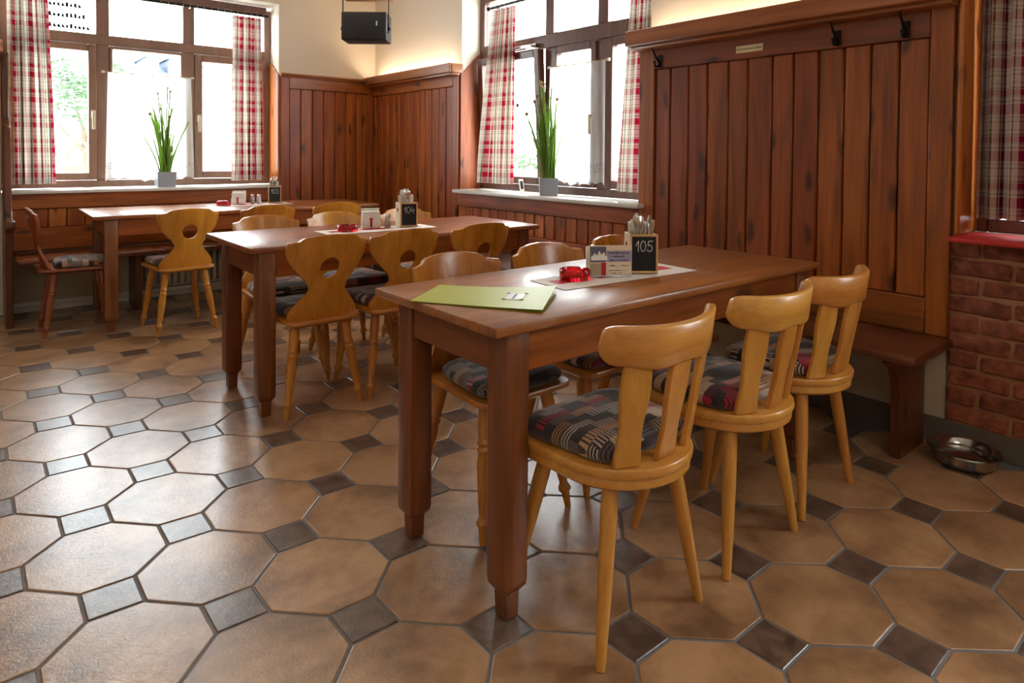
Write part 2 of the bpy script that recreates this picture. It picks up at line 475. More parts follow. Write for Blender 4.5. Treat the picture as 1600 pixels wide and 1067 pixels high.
# ------------------------------------------------------------------ floor
floor = MB().box(-3.6, -3.3, -0.12, 3.5, 6.3, -0.0028).build('floor', M_grout, smooth=0)
tag(floor, 'tiled floor of tan octagons with small dark squares', kind='structure')
LA, LO, LP = (0.71540746, -0.6987075), (0.28312475, 1.96646659), 0.335
WC = [[-0.00816, -0.0344], [-0.01153, -0.05755], [-0.00296, -0.04958], [0.0106, 0.05477], [-0.01106, -0.00378], [0.00215, -0.00848], [0.00336, 0.01436], [-0.01048, -0.01473], [0.00616, 0.00712], [-0.00072, -0.00437]]
def lattice(i, j):
    """hand laid tile grid: regular grid plus the slow drift of the rows"""
    u = max(-1.1, min(1.1, (i - 1) / 6)); v = max(-0.85, min(0.95, (j - 3) / 4))
    a = (1, u, v, u * u, u * v, v * v, u ** 3, u * u * v, u * v * v, v ** 3)
    dx = sum(p * q[0] for p, q in zip(a, WC)); dy = sum(p * q[1] for p, q in zip(a, WC))
    return (LO[0] + LP * (LA[0] * i - LA[1] * j) + dx, LO[1] + LP * (LA[1] * i + LA[0] * j) + dy)
SQ, GR = 0.2705, 0.010
def shrink(pts, d):
    cx = sum(p[0] for p in pts) / len(pts); cy = sum(p[1] for p in pts) / len(pts)
    r = math.hypot(pts[0][0] - cx, pts[0][1] - cy)
    return [(cx + (x - cx) * (1 - d / r), cy + (y - cy) * (1 - d / r)) for x, y in pts], (cx, cy)
def tile_bm(pts, mb, o=(0, 0)):
    a, c = shrink(pts, GR * 0.45); b, _ = shrink(pts, GR * 0.45 + 0.003)
    n = len(pts); rnd = random.uniform(-0.0006, 0.0006)
    rings = [[(x - o[0], y - o[1], z) for x, y in q] for q, z in ((a, -0.02), (a, -0.0014 + rnd * .5), (b, rnd * 0.5))]
    mb.loft(rings)
    return c
def seen(c):
    f = F_.x * c[0] + F_.y * c[1]; r = R_.x * c[0] + R_.y * c[1]
    return f > 1.15 and abs(r / f) < 0.83 and c[0] < 3.1 and c[1] < 5.9
def inside(c):
    return -3.5 < c[0] < 3.12 and -3.2 < c[1] < 5.95
cnt = {'o': 0, 's': 0}
rest_o, rest_s = MB(), MB()
cells = []
for i in range(-22, 24):
    for j in range(-20, 26):
        c = lattice(i, j)
        oc = lattice(i + .5, j + .5)
        cells.append((math.hypot(oc[0], oc[1]), i, j))
cells.sort()
for _, i, j in cells:
    s = [lattice(i - SQ, j), lattice(i, j - SQ), lattice(i + SQ, j), lattice(i, j + SQ)]
    c = lattice(i, j)
    if inside(c):
        if seen(c) and cnt['s'] < 290:
            mb = MB(); tile_bm(s, mb, c)
            o = mb.build('inset_tile', M_inset, floor, smooth=0); o.location = (c[0], c[1], 0); cnt['s'] += 1
        else: tile_bm(s, rest_s)
    q = [lattice(i + SQ, j), lattice(i + 1 - SQ, j), lattice(i + 1, j + SQ), lattice(i + 1, j + 1 - SQ), lattice(i + 1 - SQ, j + 1), lattice(i + SQ, j + 1), lattice(i, j + 1 - SQ), lattice(i, j + SQ)]
    c = lattice(i + .5, j + .5)
    if inside(c):
        if seen(c) and cnt['o'] < 290:
            mb = MB(); tile_bm(q, mb, c)
            o = mb.build('floor_tile', M_tile, floor, smooth=0); o.location = (c[0], c[1], 0); cnt['o'] += 1
        else: tile_bm(q, rest_o)
tag(rest_o.build('tile_field', M_tile, floor, smooth=0), kind='stuff')
tag(rest_s.build('inset_field', M_inset, floor, smooth=0), kind='stuff')

# ------------------------------------------------------------------ room shell
XR, YB, ZC = 3.10, 5.89, 2.90
def struct(o, label=None): return tag(o, label, kind='structure')
struct(MB().box(-3.9, -3.6, ZC, 3.5, 6.3, ZC + .12).build('ceiling', M_ceil, smooth=0), 'white plaster ceiling')
W1, W2, W3 = (0.17, 2.145), (2.475, 4.405), (-1.20, 0.905)      # window openings
ZS, ZT = 0.86, 2.50
mb = MB()
mb.box(-3.6, YB, 0, W1[0], YB + .40, ZC).box(W1[1], YB, 0, XR + .40, YB + .40, ZC).box(W1[0], YB, 0, W1[1], YB + .40, ZS).box(W1[0], YB, ZT, W1[1], YB + .40, ZC)
wall_back = struct(mb.build('wall_back', M_plaster, smooth=0), 'cream plaster wall with the wide three-part window')
mb = MB()
mb.box(XR, W2[1], 0, XR + .40, YB, ZC).box(XR, W3[1], 0, XR + .40, W2[0], ZC).box(XR, -3.3, 0, XR + .40, W3[0], ZC)
for a, b in (W2, W3): mb.box(XR, a, 0, XR + .40, b, ZS).box(XR, a, ZT, XR + .40, b, ZC)
wall_right = struct(mb.build('wall_right', M_plaster, smooth=0), 'cream plaster wall above the long pine panelling')
mb = MB()
mb.box(-3.9, -3.6, 0, -3.6, 6.3, ZC)
struct(mb.build('wall_left', M_plaster, smooth=0), 'cream plaster wall beside the camera')
struct(MB().box(-3.6, -3.6, 0, 3.5, -3.3, ZC).build('wall_front', M_plaster, smooth=0), 'cream plaster wall behind the camera')

# lower walls, grey base
MB().box(XR - .012, 0.925, .10, XR, YB - .02, .455).build('lower_wall', M_lower, wall_right, smooth=0)
struct(MB().box(XR - .022, -3.3, 0, XR - .001, YB - .02, .10).build('baseboard_right', M_base, smooth=0), 'grey painted base below bench and bricks')
MB().box(W1[0] + .05, YB - .02, .075, 0.98, YB - .002, .455).build('lower_wall', M_lower, wall_back, smooth=0)
struct(MB().box(W1[0] + .05, YB - .035, .05, XR - .03, YB - .003, .075).build('trim_9', M_white, bev=.003), 'thin white strip under the radiator niche')

# bricks under the red sill
brk = MB().box(XR - .020, W3[0] - .6, .10, XR - .001, 0.918, .845).build('brick_wall_bed', M_mortar, wall_right, smooth=0)
bmeshes = []
def brick_mesh(L, h, d):
    mb = MB().box(-d, -L / 2, -h / 2, 0, L / 2, h / 2)
    bm = bmesh.new(); me = bpy.data.meshes.new('brick'); me.from_pydata(mb.v, [], mb.f); bm.from_mesh(me)
    bmesh.ops.subdivide_edges(bm, edges=[e for e in bm.edges if abs(e.verts[0].co.y - e.verts[1].co.y) > L * .5], cuts=2)
    bmesh.ops.bevel(bm, geom=[e for e in bm.edges if len(e.link_faces) == 2 and e.calc_face_angle(0) > .6], offset=.007, segments=1, profile=.5, affect='EDGES')
    for v in bm.verts:
        v.co += Vector((random.uniform(-.003, .002), random.uniform(-.004, .004), random.uniform(-.004, .004)))
    bm.to_mesh(me); bm.free(); me.materials.append(M_brick); me.shade_smooth(); me.set_sharp_from_angle(angle=math.radians(35))
    return me
B_full = [brick_mesh(.206, .0625, .026) for _ in range(5)]
B_half = [brick_mesh(.099, .0625, .026) for _ in range(3)]
z = .137; row = 0
while z < .83:
    y = 0.915
    half = row % 2 == 1
    first = True
    while y > W3[0] - .5:
        hb = first and half
        L = .099 if hb else .206
        o = bpy.data.objects.new('brick', random.choice(B_half if hb else B_full)); COL.objects.link(o)
        o.parent = brk
        o.location = (XR - .003 + random.uniform(-.003, .003), y - L / 2 + random.uniform(-.003, .003), z + random.uniform(-.003, .003))
        o.rotation_euler = (random.uniform(-.02, .02), 0, random.uniform(-.015, .015))
        y -= L + .0125; first = False
    z += .0745; row += 1

# ------------------------------------------------------------------ pine panelling (trim)
def panelling(name, label): return struct(empty(name), label)
def board_r(par, name, y0, y1, z0, z1, x0, x1, mat, bev=.004):     # on the long wall, faces -X
    return MB().box(x0, y0, z0, x1, y1, z1).build(name, mat, par, bev)
def planks_r(par, ys, z0, z1, x=3.070, mat=M_plank):
    for a, b in zip(ys[:-1], ys[1:]):
        MB().box(x, a + .0022, z0, XR - .004, b - .0022, z1).build('plank', mat, par, .007)
def planks_b(par, xs, z0, z1, y=5.862):
    for a, b in zip(xs[:-1], xs[1:]):
        MB().box(a + .0022, y, z0, b - .0022, YB - .002, z1).build('plank', M_plank, par, .007)
XF = 3.058
p1 = panelling('trim_1', 'long pine plank panelling behind the front table bench')
planks_r(p1, [1.0, 1.12, 1.235, 1.349, 1.466, 1.588, 1.697, 1.83, 1.941, 2.069, 2.189, 2.31, 2.415], .59, 1.675, mat=M_plank_shade)
board_r(p1, 'stile', .915, 1.0, .441, 1.79, XF, XR - .002, M_plank_shade)
board_r(p1, 'stile', 2.415, 2.525, .59, 1.79, XF, XR - .002, M_plank_shade)
board_r(p1, 'rail', 1.0, 2.415, 1.672, 1.79, XF, XR - .002, M_raily_shade)
board_r(p1, 'rail', 1.0, 2.525, .441, .59, XF, XR - .002, M_raily_shade)
MB().box(2.985, .905, 1.785, XR, 2.535, 1.812).build('cap_moulding', M_capy, p1, .008, 2)
MB().box(2.945, .885, 1.805, 2.968, 2.545, 1.893).box(2.968, 2.522, 1.805, XR, 2.545, 1.893).box(2.968, .885, 1.805, XR, .908, 1.893).box(2.96, .9, 1.805, XR, 2.54, 1.825).build('cap_trough', M_capy, p1, .004)

p2 = panelling('trim_2', 'low pine panelling under the pale sill of the side window')
ys = [2.525 + k * (4.405 - 2.525) / 18 for k in range(19)]
planks_r(p2, ys, .59, .757)
board_r(p2, 'rail', 2.525, 4.405, .755, .862, XF, XR - .002, M_raily)
board_r(p2, 'rail', 2.525, 4.405, .455, .592, XF - .012, XR - .002, M_raily)

p3 = panelling('trim_3', 'pine panelling of the corner under the warm lit trough')
ys = [4.475 + k * (5.80 - 4.475) / 12 for k in range(13)]
planks_r(p3, ys, .59, 1.73)
board_r(p3, 'stile', 4.405, 4.475, .455, 1.83, XF, XR - .002, M_plank)
board_r(p3, 'rail', 4.475, 5.862, 1.728, 1.83, XF, XR - .002, M_raily)
board_r(p3, 'rail', 4.475, 5.862, .455, .592, XF - .012, XR - .002, M_raily)
board_r(p3, 'stile', 5.80, 5.862, .59, 1.728, XF + .006, XR - .002, M_plank)
MB().box(2.99, 4.395, 1.812, XR, YB - .002, 1.836).build('cap_moulding', M_capy, p3, .007, 2)
MB().box(2.965, 4.385, 1.83, 2.988, YB - .002, 1.905).box(2.988, 4.385, 1.83, XR, 4.408, 1.905).box(2.98, 4.39, 1.83, XR, YB - .002, 1.848).build('cap_trough', M_capy, p3, .004)

p4 = panelling('trim_4', 'dark pine panelling of the corner with a thin cap')
xs = [2.225 + k * (3.00 - 2.225) / 7 for k in range(8)]
planks_b(p4, xs, .59, 1.755)
MB().box(2.145, 5.848, .455, 2.225, YB - .002, 1.87).build('stile', M_plank, p4, .004)
MB().box(3.00, 5.852, .59, XF, YB - .002, 1.755).build('stile', M_plank, p4, .004)
MB().box(2.225, 5.848, 1.752, XF, YB - .002, 1.87).build('rail', M_railx, p4, .004)
MB().box(2.225, 5.838, .455, XF - .012, YB - .002, .592).build('rail', M_railx, p4, .004)
MB().box(2.14, 5.815, 1.865, 2.985, YB, 1.886).box(2.14, 5.83, 1.85, 2.985, YB, 1.866).build('cap_moulding', M_capx, p4, .006, 2)

p5 = panelling('trim_5', 'low pine panelling under the sill of the wide back window')
xs = [W1[0] + .04 + k * (2.145 - W1[0] - .04) / 17 for k in range(18)]
planks_b(p5, xs, .61, .752)
MB().box(W1[0] + .04, 5.848, .75, 2.145, YB - .002, .862).build('rail', M_railx, p5, .004)
MB().box(W1[0] + .04, 5.832, .455, 2.145, YB - .002, .612).build('rail', M_railx, p5, .004)

p6 = panelling('trim_15', 'tall pine panelling behind the settle end board')
planks_b(p6, [-2.30 + k * .12 for k in range(21)], .08, 1.80)
MB().box(-2.30, 5.848, 1.80, .165, YB - .002, 1.88).build('rail', M_railx, p6, .004)

# window reveals: shaped boards with a swept top edge
def reveal_pts(d, z0, lo, hi, n=10):
    pts = [(0, z0), (d, z0)]
    for k in range(n + 1):
        t = 1 - k / n
        pts.append((d * t, lo + (hi - lo) * (t * t * (3 - 2 * t))))
    return pts
MY = Matrix(((0, 0, 1, 0), (1, 0, 0, 0), (0, 1, 0, 0), (0, 0, 0, 1)))     # (a,b,h) -> x=h, y=a, z=b
MX = Matrix(((1, 0, 0, 0), (0, 0, 1, 0), (0, 1, 0, 0), (0, 0, 0, 1)))     # (a,b,h) -> x=a, y=h, z=b
T = Matrix.Translation
struct(MB().prism(reveal_pts(.22, .885, 1.875, 1.985), 0, .018, T((2.127, 5.868, 0)) @ MY).build('trim_6', M_reveal, bev=.003), 'glowing window-lit pine reveal board beside the wide back window')
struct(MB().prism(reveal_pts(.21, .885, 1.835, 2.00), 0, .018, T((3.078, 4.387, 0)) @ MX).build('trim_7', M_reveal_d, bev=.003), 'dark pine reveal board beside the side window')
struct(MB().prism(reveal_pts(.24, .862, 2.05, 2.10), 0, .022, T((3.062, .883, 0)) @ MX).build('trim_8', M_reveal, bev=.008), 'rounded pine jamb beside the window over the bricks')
struct(MB().prism(reveal_pts(.22, .885, 1.875, 1.985), 0, .018, T((W1[0], 5.868, 0)) @ MY).build('trim_10', M_reveal, bev=.003), 'pine reveal board behind the pleated curtain at the settle')

# sills
struct(MB().box(W1[0] + .02, 5.795, .862, 2.125, 6.13, .886).build('trim_11', M_sill, bev=.005, seg=2), 'pale stone sill of the wide back window')
struct(MB().box(2.995, W2[0] + .003, .862, 3.32, W2[1] - .02, .888).build('trim_12', M_sill, bev=.005, seg=2), 'pale stone sill of the side window')
struct(MB().box(2.955, W3[0] + .003, .846, 3.32, W3[1] - .012, .864).build('trim_13', M_redsill, bev=.004, seg=2), 'bright red sill on top of the bricks')

# ------------------------------------------------------------------ windows
# local frame: u along the wall, d into the room, z up
def window(name, label, M, u0, u1, z0, z1, zt0, zt1, mulls, mat, sashes, tilt=None):
    root = struct(empty(name), label)
    fw, D = .055, .06
    def bar(mb, ua, ub, za, zb, d0=0, d1=D): mb.box(ua, d0, za, ub, d1, zb, M)
    mb = MB()
    bar(mb, u0, u0 + fw, z0, z1); bar(mb, u1 - fw, u1, z0, z1); bar(mb, u0 + fw, u1 - fw, z0, z0 + fw); bar(mb, u0 + fw, u1 - fw, z1 - fw, z1)
    mb.build('window_frame', mat, root, .004)
    mb = MB(); bar(mb, u0 + fw, u1 - fw, zt0, zt1, .001, D + .004); mb.build('transom', mat, root, .005)
    for a, b in mulls:
        mb = MB(); bar(mb, a, b, zt1, z1 - fw, .002, D - .002); mb.build('mullion', mat, root, .004)
        mb = MB(); bar(mb, a, b, z0 + fw, zt0, .002, D - .002); mb.build('mullion', mat, root, .004)
    edges = [u0 + fw] + [x for m in mulls for x in m] + [u1 - fw]
    for k in range(3):
        a, b = edges[2 * k], edges[2 * k + 1]
        mb = MB(); bar(mb, a, b, zt1, z1 - fw, .026, .032); mb.build('pane', M_glass, root, smooth=0)
        sw, hs = sashes[k]
        za, zb = z0 + fw + .004, zt0 - .004
        TM = M
        if tilt and tilt[0] == k:
            TM = M @ T((0, D, za)) @ Matrix.Rotation(tilt[1], 4, 'X') @ T((0, -D, -za))
        mb = MB()
        for (p, q, r, s_) in ((a, a + sw, za, zb), (b - sw, b, za, zb), (a + sw, b - sw, za, za + sw), (a + sw, b - sw, zb - sw, zb)):
            mb.box(p, .012, r, q, D + .014, s_, TM)
        sash = mb.build('sash', mat, root, .005)
        mb = MB(); mb.box(a + sw - .006, .036, za + sw - .006, b - sw + .006, .042, zb - sw + .006, TM); mb.build('pane', M_glass, sash, smooth=0)
        if hs is not None:
            hu = a + sw * .45 if hs < 0 else b - sw * .45
            zc = (za + zb) / 2 - .02
            mb = MB(); mb.box(hu - .014, D + .014, zc - .03, hu + .014, D + .024, zc + .035, TM)
            mb.box(hu - .010, D + .024, zc - .0, hu + .010, D + .052, zc + .02, TM)
            mb.box(hu - .011, D + .040, zc - .115, hu + .011, D + .054, zc + .02, TM)
            mb.build('handle', M_ivory, sash, .003)
    return root
# back window: u = x, d = -y
Mw1 = Matrix(((1, 0, 0, 0), (0, -1, 0, 6.16), (0, 0, 1, 0), (0, 0, 0, 1)))
window('window_1', 'wide brown-framed window with a toplight row behind the back table', Mw1, W1[0] + .005, W1[1] - .005, .888, 2.47, 2.015, 2.095, [(.775, .865), (1.405, 1.495)], M_frame, [(.055, 1), (.022, None), (.06, -1)])
# side window: u = -y, d = -x
Mw2 = Matrix(((0, -1, 0, 3.34), (-1, 0, 0, 0), (0, 0, 1, 0), (0, 0, 0, 1)))
w2 = window('window_2', 'brown side window with one casement tilted open', Mw2, -W2[1] + .005, -W2[0] - .005, .890, 2.47, 1.955, 2.06, [(-3.60, -3.515), (-3.075, -2.985)], M_frame_d, [(.055, None), (.05, 1), (.055, None)], tilt=(0, -.055))
mb = MB(); mb.box(-3.92, .064, 1.965, -3.66, .10, 2.0, Mw2).box(-3.86, .10, 1.972, -3.68, .128, 1.992, Mw2)
mb.build('tilt_scissor', M_chrome, w2, .002)
Mw3 = Mw2
window('window_3', 'window above the red sill behind a plaid curtain', Mw3, -W3[1] + .005, -W3[0] - .005, .866, 2.47, 1.955, 2.06, [(-.25, -.16), (.40, .49)], M_frame_d, [(.055, None), (.05, None), (.055, None)])

# radiator in its niche under the back window
rad = struct(empty('trim_14'), 'ribbed cream radiator in the niche under the back bench')
for k in range(22):
    x = 1.03 + k * .05
    MB().box(x - .017, 5.835, .10, x + .017, 5.885, .44).build('radiator_rib', M_rad, rad, .008, 2)
MB().box(.99, 5.845, .085, 2.12, 5.885, .105).box(.99, 5.845, .43, 2.12, 5.885, .45).build('radiator_header', M_rad, rad, .004)

# ------------------------------------------------------------------ outside
struct(MB().box(-14, 6.5, -.9, 40, 45, -.8).box(3.6, -14, -.9, 40, 6.5, -.8).build('ground', M_street, smooth=0), 'pale street outside the windows')
hs = empty('house', (10, 40, -.8), label='white house with a slate roof and two dormers across the street', cat='house')
MB().box(-5, 0, 0, 9, 8, 6.0).build('facade', M_outwhite, hs, smooth=0)
MB().prism([(-.5, 6.0), (8.5, 6.0), (4, 7.3)], -5.3, 9.3, MY).build('roof', M_roof, hs, smooth=0)
for x in (-2.55, -1.45):
    d = MB().box(x, .3, 6.05, x + .62, 3.5, 7.15).build('dormer', M_roof, hs, smooth=0)
    MB().box(x + .08, .27, 6.15, x + .54, .32, 6.95).build('dormer_window', M_outwhite, d, smooth=0)
    MB().prism([(-.12, 7.1), (.74, 7.1), (.31, 7.35)], .15, 3.5, T((x, 0, 0)) @ MX).build('dormer_roof', M_roof, d, smooth=0)
def tree(loc, h, r, name, label, cat, n, trunk=True):
    root = empty(name, loc, label=label, cat=cat)
    if trunk:
        mb = MB().tube([(0, 0, 0), (.05, 0, h * .4), (-.04, .05, h * .75)], [.14, .11, .06], 8)
        for k in range(7):
            a = k * 2.4
            mb.tube([(0, 0, h * (.4 + .05 * k)), (r * .6 * math.cos(a), r * .6 * math.sin(a), h * (.55 + .06 * k))], [.05, .015], 5)
        mb.build('trunk', M_bark, root)
    mb = MB()
    cl = [(Vector((random.gauss(0, .5), random.gauss(0, .5), random.gauss(0, .5))) * r) for _ in range(26)]
    for k in range(n):
        c = random.choice(cl) + Vector((random.gauss(0, .22), random.gauss(0, .22), random.gauss(0, .2))) * r
        if c.z > r * .8: continue
        s = r * random.uniform(.045, .09)
        R = Matrix.Rotation(random.uniform(0, 6.3), 4, 'Z') @ Matrix.Rotation(random.uniform(-1.2, 1.2), 4, 'X')
        mb.add([(-s, 0, 0), (0, -s * .5, 0), (s, 0, s * .3), (0, s * .5, 0)], [(0, 1, 2, 3)], T(c + Vector((0, 0, h))) @ R)
    tag(mb.build('foliage', M_leaf, root, smooth=0, fix=False), kind='stuff')
tree((1.85, 16, -.8), 3.2, .85, 'tree', 'leafy tree outside the wide back window', 'tree', 2600)
bx = empty('flower_trough', (4.55, 5.15, .0), label='white trough with a small bush outside the tilted casement', cat='planter')
MB().box(-.22, -.45, .80, .22, .45, 1.02).build('trough', M_white, bx, .01)
MB().box(-.06, -.06, -.8, .06, .06, .80).build('post', M_outwhite, bx, .01)
mb = MB()
for k in range(420):
    c = Vector((random.gauss(0, .1), random.uniform(-.42, .42), 1.02 + abs(random.gauss(0, .11))))
    s = random.uniform(.02, .035)
    R = Matrix.Rotation(random.uniform(0, 6.3), 4, 'Z') @ Matrix.Rotation(random.uniform(-1.2, 1.2), 4, 'X')
    mb.add([(-s, 0, 0), (0, -s * .5, 0), (s, 0, s * .3), (0, s * .5, 0)], [(0, 1, 2, 3)], T(c) @ R)
tag(mb.build('foliage', M_leaf, bx, smooth=0, fix=False), kind='stuff')
sg = empty('street_sign', (.95, 9.4, -.8), label='small red sign on a post outside the wide back window', cat='sign')
MB().tube([(0, 0, 0), (0, 0, 2.3)], .02, 8).build('post', M_outwhite, sg)
MB().box(-.09, -.03, 1.62, .09, -.02, 1.80).build('board', M_orange, sg, .004)
MB().lathe([(.055, 0), (.085, 0), (.085, .01), (.055, .01)], 18, T((-.12, -.02, 1.98)) @ Matrix.Rotation(PI / 2, 4, 'X'), caps=False).lathe([(.055, 0), (.085, 0), (.085, .01), (.055, .01)], 18, T((.07, -.02, 2.02)) @ Matrix.Rotation(PI / 2, 4, 'X'), caps=False).build('ring_emblem', M_orange, sg)
# ------------------------------------------------------------------ curtains
def curtain(name, label, group, mat, P, top, bot, z0, z1, pleats, amp, flip=1):
    """P(s, depth) -> (x, y); top/bot = extent along the wall at the top and the bottom"""
    fab = max(abs(bot[1] - bot[0]), abs(top[1] - top[0])) * 1.7
    ph = random.uniform(0, 6)
    def fn(u, v):
        a = top[0] + (top[1] - top[0]) * u; b = bot[0] + (bot[1] - bot[0]) * u
        t = v ** 1.3
        s = b + (a - b) * t
        am = amp * (1 - .35 * t)
        d = am * math.sin(2 * PI * pleats * u + ph + .7 * math.sin(3 * v + u * 4)) + am * .3 * math.sin(2 * PI * pleats * 2.3 * u + 1 + 2 * v)
        s += .26 * am * math.sin(4 * PI * pleats * u + 2 * ph) + .12 * am * math.cos(2 * PI * pleats * u + ph)
        x, y = P(s, d)
        return (x, y, z0 + (z1 - z0) * v)
    mb = MB().grid(fn, pleats * 22, 24, uv=lambda u, v: (u * fab, v * (z1 - z0)))
    o = mb.build(name, mat, None, smooth=180, fix=False)
    return tag(o, label, 'curtain', group)
Pb = lambda s, d: (s, 5.985 - d)
Pr = lambda s, d: (3.185 - d, s)
curtain('curtain', 'red plaid curtain beside the settle end, at the wide back window', 'plaid curtains', M_plaid, Pb, (.215, .46), (.225, .505), .925, 2.37, 5, .036)
curtain('curtain', 'red plaid curtain beside the glowing pine reveal board', 'plaid curtains', M_plaid, Pb, (1.775, 2.02), (1.765, 2.035), .925, 2.37, 5, .034)
curtain('curtain', 'red plaid curtain flaring down beside the tilted casement', 'plaid curtains', M_plaid, Pr, (4.08, 3.83), (4.245, 3.86), .945, 2.30, 5, .032)
curtain('curtain', 'red plaid curtain half hidden by the long plank panelling', 'plaid curtains', M_plaid, Pr, (2.70, 2.50), (2.80, 2.50), .945, 2.30, 4, .03)
curtain('curtain', 'dim lined red plaid curtain above the red sill', 'plaid curtains', M_plaid_shade, Pr, (.855, .0), (.862, .0), .93, 2.36, 12, .034)

def rail(name, label, pts, rings, brackets, group):
    r = empty(name, pts[0], label=label, cat='curtain rail', group=group)
    p0 = Vector(pts[0])
    MB().tube([tuple(Vector(p) - p0) for p in pts], .011, 10).build('rod', M_iron, r)
    for q in pts:
        MB().lathe([(.0, -.018), (.016, -.01), (.018, 0), (.016, .01), (0, .018)], 10, T(Vector(q) - p0), caps=False).build('finial', M_iron, r)
    for q in rings:
        q = Vector(q) - p0
        d = (Vector(pts[1]) - p0).normalized()
        ring = []
        for k in range(12):
            a = 2 * PI * k / 12
            ring.append(q + Vector((0, 0, -.006)) + .017 * (math.cos(a) * Vector((0, 0, 1)) + math.sin(a) * d.cross(Vector((0, 0, 1)))))
        ring.append(ring[0])
        MB().tube([tuple(x) for x in ring], .0025, 5, caps=False).build('ring', M_steel, r)
    for q in brackets:
        MB().tube([tuple(Vector(a) - p0) for a in q], .007, 6).build('bracket', M_iron, r)
    return r
rail('curtain_rail', 'dark rail with a row of small rings over the wide back window', [(.20, 5.985, 2.395), (2.07, 5.985, 2.395)], [(.22 + k * .055, 5.985, 2.395) for k in range(34)], [[(x, 5.985, 2.395), (x, 6.09, 2.41)] for x in (.9, 1.45, 2.0)], 'curtain rails')
rail('curtain_rail', 'dark rail with rings over the side window', [(3.185, 4.16, 2.325), (3.185, 2.49, 2.325)], [(3.185, 4.12 - k * .06, 2.325) for k in range(27)], [[(3.185, y, 2.325), (3.27, y, 2.34)] for y in (4.13, 3.3)], 'curtain rails')
rail('curtain_rail', 'dark rail over the window above the red sill', [(3.185, .86, 2.39), (3.185, -1.1, 2.39)], [(3.185, .84 - k * .06, 2.39) for k in range(10)], [[(3.185, y, 2.39), (3.27, y, 2.40)] for y in (.84, -.4)], 'curtain rails')
# flat dark rail box over the back window
tag(MB().box(.2, 6.05, 2.42, 2.09, 6.098, 2.485).build('curtain_track', M_frame_d, None, .004), 'flat dark track under the plaster lintel of the wide window', 'curtain track')

def cafe(name, label, P, s0, s1, z0, z1, tape, widen):
    def fn(u, v):
        k = 1 + widen * (1 - v)
        s = (s0 + s1) / 2 + (s1 - s0) * (u - .5) * k
        d = .014 * math.sin(2 * PI * 5 * u + 1 + .6 * v) * (1 - .6 * v) + .005 * math.sin(23 * u)
        zb = z0 + .016 * abs(math.sin(PI * 7 * u)) + .012 * math.sin(9 * u)
        x, y = P(s, d)
        return (x, y, zb + (z1 - zb) * v)
    o = MB().grid(fn, 70, 20, uv=lambda u, v: (u * (s1 - s0) * 1.3, v * (z1 - z0))).build(name, M_sheer, None, smooth=180, fix=False)
    return tag(o, label, 'net curtain', 'white net curtains')
cafe('net_curtain', 'white net half curtain in the middle of the wide back window', lambda s, d: (s, 6.055 - d), .845, 1.455, .935, 1.80, .1, .07)
cafe('net_curtain', 'white net half curtain with scalloped lace hem at the side window', lambda s, d: (3.245 - d, -s), -3.50, -2.965, .965, 1.805, .1, .02)
def net_rod(label, a, b):
    r = empty('net_rod', a, label=label, cat='curtain rod', group='thin rods of the net curtains')
    d = Vector(b) - Vector(a)
    MB().tube([(0, 0, 0), tuple(d)], .005, 8).build('rod', M_brass, r)
    for q in (Vector(), d): MB().lathe([(.001, -.014), (.011, -.01), (.011, .01), (.001, .014)], 10, T(q) @ d.to_track_quat('Z', 'Y').to_matrix().to_4x4()).build('end_cap', M_ivory, r)
net_rod('thin brass rod holding the net curtain of the wide back window', (.815, 6.06, 1.80), (1.47, 6.06, 1.80))
net_rod('thin brass rod holding the net curtain of the side window', (3.25, 3.52, 1.805), (3.25, 2.945, 1.805))

# ------------------------------------------------------------------ tables
def table(label, x0, x1, y0, y1, legs, lw=.076):
    zt, th = .76, .026
    r = empty('dining_table', ((x0 + x1) / 2, (y0 + y1) / 2, 0), label=label, cat='table', group='long wooden guest tables')
    ox, oy = r.location.x, r.location.y
    lx0, lx1, ly0, ly1 = legs[0] - ox, legs[1] - ox, legs[2] - oy, legs[3] - oy
    hx, hy = (x1 - x0) / 2, (y1 - y0) / 2
    MB().box(-hx, -hy, zt - th, hx, hy, zt).build('tabletop', M_ttop, r, .006, 2)
    for sx in (0, 1):
        for sy in (0, 1):
            a = lx0 if sx == 0 else lx1 - lw
            b = ly0 if sy == 0 else ly1 - lw
            q = .014
            mb = MB()
            sq = lambda i, z: [(a + i, b + i, z), (a + lw - i, b + i, z), (a + lw - i, b + lw - i, z), (a + i, b + lw - i, z)]
            mb.loft([sq(.013, .068), sq(.002, .083), sq(0, .10), sq(0, zt - th - .001)])
            leg = mb.build('leg', M_tlegz, r, .005, 2)
            MB().loft([sq(.0165, .001), sq(.0145, .069)]).build('foot', M_tlegz, leg, .003)
    ah0, ah1, e, t = .625, zt - th - .001, .008, .022
    MB().box(lx0 + lw + .001, ly0 + e, ah0, lx1 - lw - .001, ly0 + e + t, ah1).build('apron', M_taprx, r, .003)
    MB().box(lx0 + lw + .001, ly1 - e - t, ah0, lx1 - lw - .001, ly1 - e, ah1).build('apron', M_taprx, r, .003)
    MB().box(lx0 + e, ly0 + lw + .001, ah0, lx0 + e + t, ly1 - lw - .001, ah1).build('apron', M_tapry, r, .003)
    MB().box(lx1 - e - t, ly0 + lw + .001, ah0, lx1 - e, ly1 - lw - .001, ah1).build('apron', M_tapry, r, .003)
    return r
table('worn brown table bearing the green menu folder and chalkboard 105', .960, 2.580, 1.215, 1.825, (1.010, 2.53, 1.238, 1.765))
table('brown middle table bearing chalkboard 104', .925, 2.60, 2.885, 3.57, (.968, 2.53, 2.90, 3.45))
table('brown table bearing chalkboard 103 in front of the back bench', .595, 2.60, 4.865, 5.62, (.66, 2.54, 4.885, 5.425))

